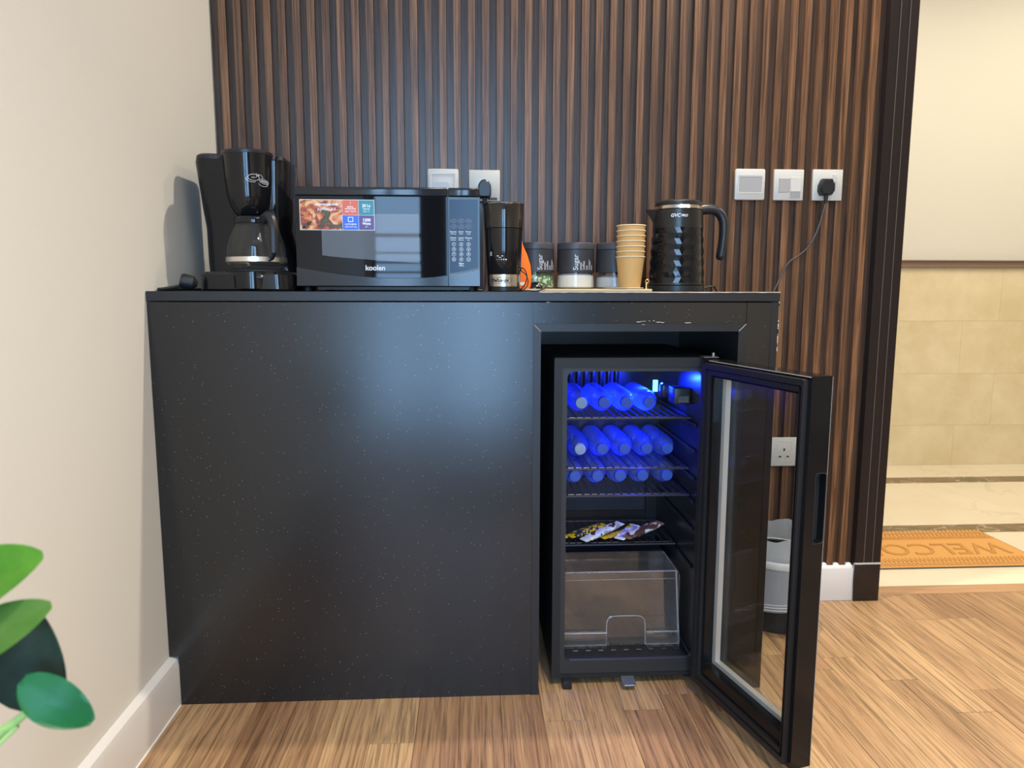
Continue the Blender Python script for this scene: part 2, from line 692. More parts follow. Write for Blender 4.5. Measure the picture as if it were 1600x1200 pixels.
# slatted back wall: base board, raised slats
b = bm_new()
box(b, 0.0, 1.915, 0.4805, 0.55, 0.0, 2.65)
wall_back = structure('wall_back', b, M_groove, 'back wall clad in dark walnut slats')
b = bm_new()
SP, SW = 0.0385, 0.0195
sx0 = 0.8301 - 21 * SP
box(b, 0, SW, 0.468, 0.4812, 0.108, 2.65, 0.0008)
slat = obj('slat', b, M_slat, wall_back, smooth=30)
k = 0
while sx0 + k * SP + SW < 1.838:
    s = slat if k == 0 else bpy.data.objects.new('slat', slat.data)
    if k:
        col.objects.link(s)
        s.parent = wall_back
    s.location = (sx0 + k * SP, 0, 0)
    k += 1

# skirting at the back wall with its bead of white filler, dark door jamb and plinth
b = bm_new(); box(b, 1.3625, 1.834, 0.456, 0.4803, 0.0, 0.104, 0.003, 2)
bb = structure('baseboard_back', b, M_skirt, 'white skirting under the slats')
b = bm_new()
box(b, 1.3625, 1.834, 0.462, 0.4803, 0.100, 0.109, 0.002)
k = 0
while sx0 + k * SP < 1.83:
    x = sx0 + k * SP
    if x + SW > 1.366:
        box(b, max(x - 0.003, 1.3625) + SW + 0.003, min(x + SP, 1.833), 0.466, 0.4803, 0.106, 0.114 + random.uniform(0, 0.003), 0.003)
    k += 1
obj('filler_bead', b, mat('white_filler', (0.80, 0.78, 0.75), rough=0.7), bb)
b = bm_new()
box(b, 1.835, 1.915, 0.456, 0.60, 0.118, 2.65, 0.001)
jamb = structure('trim_1', b, M_jamb, 'dark brown door jamb at the end of the slats')
b = bm_new(); box(b, 1.833, 1.913, 0.450, 0.60, 0.0, 0.117, 0.003, 2)
obj('plinth_block', b, mat('dark_plinth', (0.015, 0.011, 0.010), rough=0.25), jamb)
b = bm_new()
box(b, 1.8615, 1.8630, 0.4552, 0.4565, 0.12, 2.65)
box(b, 1.8885, 1.8900, 0.4552, 0.4565, 0.12, 2.65)
obj('pale_line', b, mat('pale_inlay', (0.13, 0.11, 0.10), rough=0.4), jamb)
b = bm_new()
box(b, 1.832, 1.914, 0.449, 0.457, 0.1165, 0.1195)
tube(b, [(1.832, 0.4555, 0.115), (1.831, 0.4555, 0.06), (1.833, 0.4545, 0.0)], 0.0016, 6)
obj('filler_line', b, mat('grey_filler', (0.45, 0.43, 0.40), rough=0.7), jamb)

# skirting on the left wall: chamfered top
b = bm_new()
prism(b, [(0.0, 0.0), (0.0205, 0.0), (0.0205, 0.094), (0.016, 0.108), (0.006, 0.1135), (0.0, 0.1145)], YB + 0.001, 0.4795, lambda p, d: Vector((p[0], d, p[1])))
structure('baseboard_left', b, M_skirt, 'white skirting with rounded top along the left wall')
b = bm_new()
box(b, 0.0205, 0.0228, -1.6, -0.004, 0.0, 0.0022)
structure('trim_2', b, mat('floor_sealant', (0.80, 0.77, 0.72), rough=0.6))

# ------------------------------------------------------------------ hallway beyond the opening
M_cream = marble_mat('cream_marble', (0.74, 0.65, 0.48), (0.80, 0.71, 0.54), (0.50, 0.45, 0.36), scale=3, rough=0.22, vein_w=0.008, vscale=1.6, vamt=0.35)
M_brownm = marble_mat('brown_marble', (0.105, 0.075, 0.042), (0.24, 0.155, 0.07), (0.60, 0.54, 0.42), scale=9, rough=0.2, vein_w=0.014, vscale=4.5, vamt=0.8)
M_beige = marble_mat('beige_marble', (0.68, 0.56, 0.32), (0.80, 0.68, 0.43), (0.84, 0.74, 0.53), scale=4.5, rough=0.3, vein_w=0.02, vscale=3.6, vamt=0.18)
M_hallpaint = mat('cream_wallpaper', (0.71, 0.675, 0.56), rough=0.8, spec=0.2, bump=(220, 0.15, 0.001))
b = bm_new(); box(b, 0.3, XR, 0.55, 2.1, -0.10, -0.0135)
fh = structure('floor_hall', b, mat('tile_mortar', (0.45, 0.38, 0.28), rough=0.9), 'marble floor of the hallway')


def tiles(y0, y1, xs, m, jit=0.0):
    for i in range(len(xs) - 1):
        bb_ = bm_new()
        box(bb_, xs[i] + 0.0004, xs[i + 1] - 0.0004, y0 + 0.0004, y1 - 0.0004, -0.0135, -0.0003 + random.uniform(0, 0.0003), 0.0006)
        obj('tile', bb_, m, fh)


tiles(0.55, 0.70, [0.6, 1.3, 1.98, 2.72, 3.4, 4.1, 4.6], M_cream)
tiles(0.70, 1.035, [0.6, 1.2, 1.9, 2.50, 3.1, 3.7, 4.6], M_cream)
tiles(1.035, 1.131, [0.6, 1.4, 2.36, 2.85, 3.5, 4.6], M_brownm)
tiles(1.131, 1.748, [0.6, 1.2, 1.8, 2.4, 3.0, 3.6, 4.2, 4.6], M_cream)
tiles(1.748, 1.853, [0.6, 1.6, 2.6, 3.35, 4.6], M_brownm)
tiles(1.853, 2.10, [0.6, 1.3, 2.0, 2.7, 3.4, 4.1, 4.6], M_cream)
b = bm_new(); box(b, 1.9155, XR, 0.4905, 0.5495, -0.02, 0.0025, 0.002)
structure('trim_3', b, M_thresh, 'oak threshold strip in the doorway')
b = bm_new(); box(b, 0.3, XR, 2.114, 2.25, -0.02, 2.65)
wh = structure('wall_hall', b, M_hallpaint, 'hallway wall with cream paper above beige marble panels')
rows = [(0.0, 0.219), (0.219, 0.50), (0.50, 0.78), (0.78, 1.058)]
for ri, (z0, z1) in enumerate(rows):
    xs = [0.6, 1.4, 2.2, 2.72, 3.48, 4.2, 4.6] if ri % 2 else [0.6, 1.3, 2.0, 2.72, 3.28, 4.0, 4.6]
    for i in range(len(xs) - 1):
        bb_ = bm_new()
        box(bb_, xs[i] + 0.0003, xs[i + 1] - 0.0003, 2.1, 2.1142, z0 + 0.0003, z1 - 0.0003, 0.0004)
        obj('panel', bb_, M_beige, wh)
b = bm_new(); prism(b, [(2.114, 1.058), (2.086, 1.058), (2.086, 1.066), (2.092, 1.072), (2.092, 1.088), (2.086, 1.092), (2.086, 1.0975), (2.114, 1.0975)], 0.3, XR, lambda p, d: Vector((d, p[0], p[1])))
obj('dado_rail', b, mat('brown_rail', (0.20, 0.125, 0.085), rough=0.45), wh)
b = bm_new(); box(b, 0.18, 0.3, 0.55, 2.25, -0.02, 2.65)
structure('wall_hall_end', b, M_hallpaint)

# door mat with WELCOME in relief, facing the hallway
MX0, MX1, MY0, MY1 = 1.93, 2.655, 0.688, 1.033
M_mat = mat('tan_mat_pile', (0.68, 0.36, 0.115), rough=0.95, spec=0.1, bump=(900, 0.5, 0.001))
M_matline = mat('tan_mat_groove', (0.54, 0.27, 0.080), rough=0.95, spec=0.1)
dm = thing('door_mat', 'tan ribbed door mat with raised WELCOME lettering on the hallway floor', 'door mat', ((MX0 + MX1) / 2, (MY0 + MY1) / 2, 0.0))
b = bm_new(); box(b, MX0 - 0.004, MX1 + 0.012, MY0 - 0.001, MY1 + 0.010, 0.0002, 0.004, 0.001)
obj('rubber_backing', b, mat('mat_rubber', (0.07, 0.065, 0.05), rough=0.8), dm)
b = bm_new(); box(b, MX0, MX1, MY0, MY1, 0.0035, 0.0085, 0.001)
obj('pile', b, M_mat, dm)
b = bm_new()
for (ya, yb) in ((MY0 + 0.004, MY0 + 0.072), (MY1 - 0.084, MY1 - 0.004)):
    rowsn = 4
    for rI in range(rowsn):
        y0 = ya + (yb - ya) * rI / rowsn
        y1 = ya + (yb - ya) * (rI + 1) / rowsn
        x = MX0 + 0.004
        while x < MX1 - 0.022:
            s = 0.009 if rI % 2 else -0.009
            pts = [(x + 0.002 + max(0, -s), y0 + 0.001), (x + 0.011 + max(0, -s), y0 + 0.001), (x + 0.011 + max(0, s), y1 - 0.001), (x + 0.002 + max(0, s), y1 - 0.001)]
            prism(b, pts, 0.0084, 0.0125, lambda p, d: Vector((p[0], p[1], d)))
            x += 0.0155
o = obj('ribbed_band', b, M_mat, dm, smooth=0); o['kind'] = 'stuff'
b = bm_new()
for y in (MY0 + 0.076, MY1 - 0.090):
    box(b, MX0 + 0.002, MX1 - 0.002, y - 0.0015, y + 0.0015, 0.0082, 0.0089)
tm = Matrix.Translation((2.312, 0.848, 0.0084)) @ Matrix.Rotation(PI, 4, 'Z') @ Matrix.Diagonal((0.95, 1.10, 1, 1))
text_bm(b, 'WELCOME', 0.138, tm, 0.0026, 0.0, shear=0.25)
obj('lettering', b, M_matline, dm, smooth=0)

# ------------------------------------------------------------------ black counter cabinet
HC = 0.931
CW = 1.3616
cab = thing('counter_cabinet', 'black speckled counter cabinet with a fridge recess against the slatted wall', 'cabinet', (CW / 2, 0.23, 0))
b = bm_new()
prism(b, [(0.0215, 0.0), (0.8168, 0.0), (0.8168, 0.908), (0.0012, 0.908), (0.0012, 0.116), (0.0215, 0.116)], 0.0, 0.018, XZ(0))
obj('front_panel', b, M_lam, cab)
b = bm_new(); box(b, 0.8172, 1.289, 0.0, 0.018, 0.862, 0.908)
obj('header_panel', b, M_lam, cab)
b = bm_new(); box(b, 1.2903, 1.3445, 0.0, 0.018, 0.0, 0.908)
obj('stile', b, M_lam, cab)
b = bm_new(); box(b, 1.3448, CW, -0.0005, 0.455, 0.0, 0.910, 0.001)
obj('side_panel', b, M_edge, cab)
b = bm_new(); box(b, 0.0012, CW + 0.001, -0.003, 0.4672, 0.9105, HC, 0.001)
obj('countertop', b, M_edge, cab)
b = bm_new(); box(b, 0.818, 0.834, 0.019, 0.455, 0.0, 0.861)
box(b, 1.273, 1.289, 0.019, 0.455, 0.0, 0.861)
box(b, 0.834, 1.273, 0.019, 0.455, 0.846, 0.861)
obj('recess_lining', b, M_edge, cab)
b = bm_new(); box(b, 0.834, 1.273, 0.4555, 0.4625, 0.0, 0.846)
obj('back_panel', b, M_edge, cab)
# mitred edge bands round the recess
b = bm_new(); prism(b, [(0.8170, 0.0), (0.8340, 0.0), (0.8340, 0.8445), (0.8170, 0.8615)], -0.002, 0.019, XZ(0))
obj('edge_band', b, M_edge, cab)
b = bm_new(); prism(b, [(1.2725, 0.0), (1.2895, 0.0), (1.2895, 0.8615), (1.2725, 0.8445)], -0.002, 0.019, XZ(0))
obj('edge_band', b, M_edge, cab)
b = bm_new(); prism(b, [(0.8173, 0.8618), (0.8343, 0.8448), (1.2722, 0.8448), (1.2892, 0.8618)], -0.002, 0.019, XZ(0))
obj('edge_band', b, M_edge, cab)
# worn spots: pale chipped edge of the worktop, chips over the recess, light mitre joints
b = bm_new()
NE = 40
top_ = [(0.83 + (CW - 0.8295) * i / NE, HC + 0.0003) for i in range(NE + 1)]
bot_ = [(p[0], HC - 0.0009 - random.uniform(0, 0.0010)) for p in top_]
prism(b, bot_ + top_[::-1], -0.0036, -0.0006, XZ(0))
obj('worn_edge', b, M_chip, cab, smooth=0)['label'] = 'pale worn front edge of the worktop'
for x, z, l in ((1.043, 0.8660, 0.012), (1.052, 0.8672, 0.014), (1.071, 0.868, 0.003), (1.080, 0.8685, 0.004), (1.086, 0.8655, 0.014), (1.098, 0.8645, 0.008), (1.15, 0.8640, 0.016), (1.055, 0.8600, 0.008), (0.845, 0.9085, 0.008)):
    b = bm_new()
    h_ = random.uniform(0.0005, 0.0011)
    prism(b, [(x, z), (x + l * 0.3, z - h_), (x + l, z - h_ * 0.2), (x + l * 0.8, z + h_ * 0.5), (x + l * 0.35, z + h_ * 0.2)], -0.0030, 0.0006, XZ(0))
    obj('chip', b, M_chip, cab, smooth=0)
for p, q, w in (((1.2728, -0.0026, 0.8452), (1.289, -0.0026, 0.8612), 0.0006), ((0.8335, -0.0026, 0.8452), (0.8185, -0.0026, 0.8605), 0.0004)):
    b = bm_new(); tube(b, [p, q], w, 5, 1)
    obj('mitre_line', b, M_chip, cab)
for k in range(9):
    z = random.uniform(0.80, 0.905)
    b = bm_new(); box(b, CW - 0.0006, CW + 0.0008, -0.0012, 0.0006, z, z + random.uniform(0.004, 0.016))
    obj('chip', b, M_chip, cab, smooth=0)

# ------------------------------------------------------------------ mini fridge
FX0, FX1, FZ0, FZ1 = 0.868, 1.236, 0.021, 0.784
IX0, IX1, IZ0, IZ1 = 0.898, 1.207, 0.0625, 0.753
M_shell = mat('textured_black_shell', (0.013, 0.013, 0.0135), rough=0.5, spec=0.35, bump=(600, 0.4, 0.0006))
M_flange = mat('grey_black_flange', (0.024, 0.024, 0.025), rough=0.4, spec=0.4)
M_liner = mat('black_liner', (0.012, 0.012, 0.013), rough=0.28, spec=0.5)
fr = thing('mini_fridge', 'black under-counter drinks fridge with open glass door and blue light', 'fridge', ((FX0 + FX1) / 2, 0.24, 0))
b = bm_new()
box(b, FX0, IX0 - 0.002, 0.046, 0.452, FZ0, FZ1, 0.002)
box(b, IX1 + 0.002, FX1, 0.046, 0.452, FZ0, FZ1, 0.002)
box(b, IX0 - 0.002, IX1 + 0.002, 0.046, 0.452, IZ1 + 0.002, FZ1)
box(b, IX0 - 0.002, IX1 + 0.002, 0.046, 0.452, FZ0, IZ0 - 0.004)
box(b, IX0 - 0.002, IX1 + 0.002, 0.405, 0.452, IZ0 - 0.004, IZ1 + 0.002)
obj('body', b, M_shell, fr)
b = bm_new()
ring(b, rrect(FX0, FX1, FZ0, FZ1, 0.003), rrect(0.887, 1.218, 0.030, 0.762, 0.001), 0.030, 0.0462, XZ(0))
obj('front_frame', b, M_shell, fr)
b = bm_new()
ring(b, rrect(0.887, 1.218, 0.030, 0.762, 0.001), rrect(IX0, IX1, IZ0, IZ1, 0.014), 0.0325, 0.0462, XZ(0))
obj('inner_flange', b, M_flange, fr)
b = bm_new()
box(b, IX0 - 0.0019, IX0, 0.0465, 0.402, IZ0, IZ1)
box(b, IX1, IX1 + 0.0019, 0.0465, 0.402, IZ0, IZ1)
box(b, IX0, IX1, 0.0465, 0.402, IZ1, IZ1 + 0.0019)
box(b, IX0, IX1, 0.0465, 0.402, IZ0 - 0.0019, IZ0)
box(b, IX0, IX1, 0.400, 0.4045, IZ0, IZ1)
# shelf ledges moulded in the sides
for z in (0.622, 0.495, 0.438, 0.278, 0.372, 0.56):
    box(b, IX1 - 0.006, IX1, 0.06, 0.395, z - 0.004, z + 0.004, 0.002)
    box(b, IX0, IX0 + 0.006, 0.06, 0.395, z - 0.004, z + 0.004, 0.002)
obj('liner', b, M_liner, fr)
# raised floor ribs and front sill
b = bm_new()
for i in range(9):
    x = 0.925 + i * 0.031
    box(b, x, x + 0.013, 0.075, 0.235, IZ0, IZ0 + 0.0022, 0.0008)
obj('floor_rib', b, M_liner, fr)
b = bm_new()
tube(b, [(IX0 + 0.012, 0.036, IZ0 + 0.0005), (IX1 - 0.012, 0.036, IZ0 + 0.0005), (IX1 - 0.004, 0.050, IZ0 + 0.003), (IX1 - 0.002, 0.13, IZ0 + 0.003)], 0.0032, 8, 6)
obj('sill_bead', b, M_flange, fr)
# evaporator plate ribs at the top of the back
for i in range(9):
    b = bm_new()
    box(b, 0.905 + i * 0.0215, 0.905 + i * 0.0215 + 0.0125, 0.388, 0.400, 0.668, 0.748, 0.005, 2)
    obj('evaporator_rib', b, M_liner, fr)
# compressor hump at the bottom of the back, wide panel above it
b = bm_new()
hp = [(0.40, IZ0), (0.262, IZ0), (0.262, 0.205)] + [(0.287 - 0.025 * math.cos(R(a)), 0.205 + 0.025 * math.sin(R(a))) for a in range(15, 91, 15)] + [(0.40, 0.234)]
prism(b, hp, IX0 + 0.001, IX1 - 0.006, lambda p, d: Vector((d, p[0], p[1])))
for x in (0.93, 1.158):
    box(b, x, x + 0.002, 0.2605, 0.30, IZ0, 0.200)
obj('compressor_housing', b, M_liner, fr)
b = bm_new(); box(b, IX0 + 0.012, 1.172, 0.392, 0.4005, 0.315, 0.415, 0.002)
box(b, 1.176, 1.180, 0.392, 0.4005, 0.27, 0.42, 0.001)
obj('back_panel', b, M_flange, fr)


def shelf(z, yf):
    s = bm_new()
    x0, x1, yb = IX0 + 0.004, IX1 - 0.003, 0.385
    tube(s, [(x0, yf, z), (x1, yf, z)], 0.0026, 8, 1)
    tube(s, [(x0, yf + 0.022, z - 0.002), (x1, yf + 0.022, z - 0.002)], 0.0018, 6, 1)
    tube(s, [(x0, yb, z), (x1, yb, z)], 0.0022, 6, 1)
    tube(s, [(x0 + 0.001, yf, z), (x0 + 0.001, yb, z)], 0.0022, 6, 1)
    tube(s, [(x1 - 0.001, yf, z), (x1 - 0.001, yb, z)], 0.0022, 6, 1)
    n = 16
    for i in range(n):
        x = x0 + 0.010 + (x1 - x0 - 0.020) * i / (n - 1)
        tube(s, [(x, yf - 0.001, z + 0.0018), (x, yb, z + 0.0018)], 0.0014, 6, 1)
    return obj('wire_shelf', s, mat_wire, fr)


mat_wire = mat('black_coated_wire', (0.030, 0.030, 0.032), rough=0.25, spec=0.6)
S1, S2, S3, S4 = 0.633, 0.508, 0.4455, 0.287
shelf(S1, 0.100); shelf(S2, 0.108); shelf(S3, 0.095); shelf(S4, 0.195)
# thermostat, lens and blue lamp
b = bm_new(); box(b, 1.166, 1.2065, 0.112, 0.165, 0.664, 0.703, 0.003, 2)
th = obj('thermostat', b, M_blacksatin, fr)
b = bm_new(); box(b, 1.174, 1.201, 0.108, 0.1125, 0.668, 0.685, 0.001)
obj('dial', b, mat('dark_grey_plastic', (0.07, 0.07, 0.07), rough=0.5), th)
b = bm_new(); box(b, 1.153, 1.190, 0.185, 0.245, 0.668, 0.706, 0.008, 3)
M_clear = glass_mat('clear_plastic', (0.90, 0.92, 0.95), ior=1.5, rough=0.03)
obj('lamp_cover', b, M_clear, fr)
b = bm_new(); box(b, 1.1385, 1.1500, 0.205, 0.211, 0.682, 0.711, 0.001)
M_led = mat('blue_led', (0.0, 0.0, 0.0), emit=(0.05, 0.40, 1.0), estr=9.0)
obj('led_strip', b, M_led, fr)['label'] = 'glowing blue light strip'
# the strip shines to both sides: over the shelves and on to the right-hand wall
for loc_, aim, pw, sp in (((1.1365, 0.208, 0.716), (-1.0, 0.30, -0.75), 5.5, 140), ((1.1520, 0.208, 0.716), (1.0, -0.75, -0.75), 1.2, 120)):
    lo = area('fridge_lamp', loc_, 0.018, pw, (0.004, 0.02, 1.0), Vector(aim).to_track_quat('-Z', 'Y').to_euler(), None, sp)

# clear vegetable drawer
dr = None
M_drawer = glass_mat('clear_drawer', (0.90, 0.90, 0.90), ior=1.75, rough=0.02, haze=0.05, haze_col=(0.70, 0.62, 0.55))
b = bm_new()
dx0, dx1 = 0.905, 1.196
yt, ybm = 0.118, 0.098
prism(b, [(dx0, 0.064), (dx1 - 0.004, 0.064), (dx1 - 0.010, 0.247), (dx0, 0.247)], 0.0, 0.003,
      lambda p, d: Vector((p[0], ybm + (yt - ybm) * (p[1] - 0.064) / 0.183 + d, p[1])))
dr = obj('drawer', b, M_drawer, fr, smooth=0)
dr['label'] = 'clear vegetable drawer'
b = bm_new()
box(b, dx1 - 0.006, dx1 - 0.0035, 0.104, 0.255, 0.066, 0.240)
box(b, dx0 + 0.001, dx0 + 0.0035, 0.104, 0.255, 0.066, 0.240)
box(b, dx0 + 0.004, dx1 - 0.007, 0.252, 0.255, 0.066, 0.246)
box(b, dx0 + 0.004, dx1 - 0.007, 0.105, 0.250, 0.066, 0.069)
obj('drawer_wall', b, M_drawer, dr, smooth=0)
for lx0, lx1 in ((dx0, 1.0105), (1.109, dx1 - 0.005)):
    b = bm_new()
    prism(b, [(0.0970, 0.064), (0.0860, 0.0645), (0.0880, 0.094), (0.0925, 0.100), (0.1010, 0.1015)], lx0, lx1, lambda p, d: Vector((d, p[0], p[1])))
    obj('drawer_step', b, M_drawer, dr, smooth=20)
b = bm_new()
def dfp(x, z, off=-0.001):
    return (x, ybm + (yt - ybm) * (z - 0.064) / 0.183 + off, z)
tube(b, [dfp(1.0115, 0.066), dfp(1.0115, 0.110), dfp(1.014, 0.127), dfp(1.025, 0.136), dfp(1.06, 0.137), dfp(1.094, 0.136), dfp(1.105, 0.127), dfp(1.108, 0.110), dfp(1.108, 0.066)], 0.0016, 6, 4)
tube(b, [dfp(dx0, 0.100, -0.009), dfp(1.0105, 0.100, -0.009)], 0.0022, 6, 1)
tube(b, [dfp(1.109, 0.100, -0.009), dfp(dx1 - 0.005, 0.100, -0.009)], 0.0022, 6, 1)
tube(b, [dfp(dx0, 0.246), dfp(dx1 - 0.010, 0.246)], 0.0020, 6, 1)
tube(b, [dfp(dx0, 0.227, -0.0005), dfp(dx1 - 0.010, 0.227, -0.0005)], 0.0009, 6, 1)
tube(b, [dfp(dx1 - 0.010, 0.246), dfp(dx1 - 0.004, 0.066)], 0.0022, 6, 1)
tube(b, [(dx1 - 0.0045, 0.120, 0.242), (dx1 - 0.0045, 0.254, 0.242)], 0.0018, 6, 1)
tube(b, [dfp(dx0, 0.066), dfp(1.0115, 0.066)], 0.0018, 6, 1)
tube(b, [dfp(1.108, 0.066), dfp(dx1 - 0.005, 0.066)], 0.0018, 6, 1)
obj('drawer_rim', b, mat('clear_plastic_rim', (0.85, 0.88, 0.92), rough=0.05, trans=0.85, ior=1.5), dr)

# feet, grey latch plate, hinge pin
b = bm_new()
box(b, 0.893, 0.915, 0.014, 0.050, 0.0, 0.022, 0.003, 2)
for i in range(5):
    box(b, 0.8935 + i * 0.0044, 0.8955 + i * 0.0044, 0.0125, 0.016, 0.010, 0.0225)
obj('foot', b, M_rubber, fr)
for x, y in ((1.205, 0.07), (0.905, 0.42), (1.205, 0.42)):
    b = bm_new(); lathe(b, [(0.013, 0), (0.014, 0.004), (0.012, 0.0215)], (x, y, 0), 16)
    obj('foot', b, M_rubber, fr)
b = bm_new()
prism(b, [(0.030, 0.0225), (0.003, 0.0175), (0.003, 0.0145), (0.031, 0.0195)], 1.033, 1.064, lambda p, d: Vector((d, p[0], p[1])))
box(b, 1.036, 1.062, -0.001, 0.004, 0.012, 0.0165, 0.001)
obj('latch_plate', b, mat('grey_metal_plate', (0.13, 0.14, 0.155), rough=0.35, metal=0.5), fr)
b = bm_new()
M_hinge = mat('hinge_steel', (0.20, 0.20, 0.21), rough=0.3, metal=0.8)
box(b, 1.200, 1.235, 0.008, 0.040, 0.7845, 0.7875, 0.001)
hg = obj('hinge', b, M_hinge, fr)
b = bm_new(); lathe(b, [(0.004, 0.0035), (0.004, 0.010), (0.003, 0.012)], (1.224, 0.016, 0.784), 12)
obj('hinge_pin', b, M_hinge, hg)
b = bm_new(); lathe(b, [(0.0035, 0), (0.0035, 0.008)], (1.205, 0.024, 0.020), 10)
obj('hinge_pin', b, M_hinge, fr)

# open door: u runs from hinge to free edge, w through the thickness
DA = Vector((1.197, -0.005, 0))
DU = Vector((0.256, -0.967, 0)).normalized()
DN = Vector((0.967, 0.256, 0)).normalized()
def DP(u, w, z):
    return DA + DU * u + DN * w + Vector((0, 0, z))
def DPL(p, d):
    return DP(p[0], d, p[1])
UL, T = 0.338, 0.045
Z0, Z1 = 0.030, 0.783
OU0, OU1, OZ0, OZ1 = 0.040, 0.317, 0.088, 0.748
M_door = mat('black_door_gloss', (0.007, 0.007, 0.0075), rough=0.12, spec=0.28)
b = bm_new()
ring(b, rrect(0.0, UL - 0.018, Z0, Z1, 0.002, 1), rrect(OU0, OU1, OZ0, OZ1, 0.001, 1), 0.0, T, DPL)
# free end: a skin with the grip pocket let into it
ring(b, rrect(0.0, T, Z0, Z1, 0.0012, 3), rrect(0.019, T - 0.0015, 0.474, 0.606, 0.006, 3), UL - 0.018, UL, lambda p, d: DP(d, p[0], p[1]))
door = obj('door', b, M_door, fr, smooth=30)
b = bm_new()
prism(b, rrect(0.0195, T - 0.002, 0.4745, 0.6055, 0.006, 3), UL - 0.0178, UL - 0.016, lambda p, d: DP(d, p[0], p[1]))
ring(b, rrect(0.0185, T - 0.001, 0.473, 0.6075, 0.006, 3), rrect(0.0200, T - 0.0025, 0.475, 0.6055, 0.006, 3), UL - 0.001, UL + 0.0008, lambda p, d: DP(d, p[0], p[1]))
obj('handle', b, M_blackmatte, door)['label'] = 'recessed finger grip on the door edge'
# gasket: two ribs round the inner face
for u0, u1, d in ((0.006, 0.018, -0.010), (0.020, 0.030, -0.007)):
    b = bm_new()
    ring(b, rrect(u0, 0.334 - u0, Z0 + u0, Z1 - u0, 0.003, 2), rrect(u1, 0.334 - u1 * 0.62, Z0 + u1, Z1 - u1, 0.003, 2), d, 0.0005, DPL)
    obj('gasket', b, M_rubber, door)
M_pane = glass_mat('door_glass', (0.92, 0.93, 0.93), ior=1.55)
b = bm_new()
prism(b, [(OU0, OZ0), (OU1, OZ0), (OU1, OZ1), (OU0, OZ1)], 0.020, 0.0225, DPL)
obj('glass', b, M_pane, door, smooth=0)
b = bm_new()
prism(b, [(OU0, OZ0), (OU1, OZ0), (OU1, OZ1), (OU0, OZ1)], 0.036, 0.0385, DPL)
obj('glass', b, M_pane, door, smooth=0)
b = bm_new()
ring(b, rrect(OU0, OU1, OZ0, OZ1, 0.0005, 1), rrect(OU0 + 0.012, OU1 - 0.004, OZ0 + 0.010, OZ1 - 0.004, 0.0005, 1), 0.0228, 0.0357, DPL)
obj('spacer', b, mat('aluminium_spacer', (0.72, 0.69, 0.63), rough=0.45, metal=0.35), door, smooth=0)['label'] = 'silver spacer bar between the panes'
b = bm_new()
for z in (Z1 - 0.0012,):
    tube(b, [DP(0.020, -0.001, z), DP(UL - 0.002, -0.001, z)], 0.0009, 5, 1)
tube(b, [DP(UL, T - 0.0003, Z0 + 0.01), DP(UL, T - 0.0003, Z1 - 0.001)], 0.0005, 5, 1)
obj('painted_edge_highlight', b, mat('edge_highlight_paint', (0.30, 0.28, 0.26), rough=0.4), door)  # pale lines standing in for the highlight along the door edges

# ------------------------------------------------------------------ bottles
M_pet = glass_mat('clear_bottle', (0.80, 0.88, 0.97), ior=1.45, rough=0.08, haze=0.21, haze_col=(0.36, 0.52, 0.85))  # clear bottles; the haze tint carries the fridge lamp's blue
M_cap = mat('blue_lit_cap', (0.035, 0.085, 0.42), rough=0.4)  # blue of the fridge light is put into the cap colour
M_capw = mat('blue_lit_white_cap', (0.30, 0.36, 0.48), rough=0.4)  # white cap, dimmed and tinted in its colour as under the blue lamp


def make_bottle(cap):
    t = thing('water_bottle', 'water bottle', 'bottle', (0, 0, 0))
    rot = Matrix.Rotation(R(90), 4, 'X')      # local z -> -y ; bottle base at +y
    b = bm_new()
    pr = [(0.0, 0.0), (0.020, 0.0), (0.0255, 0.004), (0.0272, 0.012)]
    for i in range(5):
        z = 0.020 + i * 0.024
        pr += [(0.0272, z), (0.0262, z + 0.004), (0.0272, z + 0.008)]
    pr += [(0.0272, 0.150), (0.0266, 0.158), (0.0248, 0.166), (0.0216, 0.173), (0.0172, 0.178), (0.0140, 0.180), (0.0135, 0.186)]
    lathe(b, pr[1:], (0, 0, -0.184), 28, rot)
    obj('body', b, M_pet, t, smooth=50)
    b = bm_new()
    lathe(b, [(0.0142, 0.183), (0.0146, 0.184), (0.0146, 0.194), (0.0136, 0.1965)], (0, 0, -0.184), 24, rot)
    c = obj('cap', b, cap, t, smooth=40)
    return t


def dup(root, loc, rotz=0.0, label=None, group=None):
    r = root.copy()
    col.objects.link(r)
    r.location = loc
    r.rotation_euler = (0, 0, rotz)
    WM[r.name] = Matrix.Translation(Vector(loc)) @ Matrix.Rotation(rotz, 4, 'Z')
    if label:
        r['label'] = label
    if group:
        r['group'] = group
    for ch in list(root.children):
        c = ch.copy()
        col.objects.link(c)
        c.parent = r
        for g in ch.children:
            d = g.copy()
            col.objects.link(d)
            d.parent = c
    return r


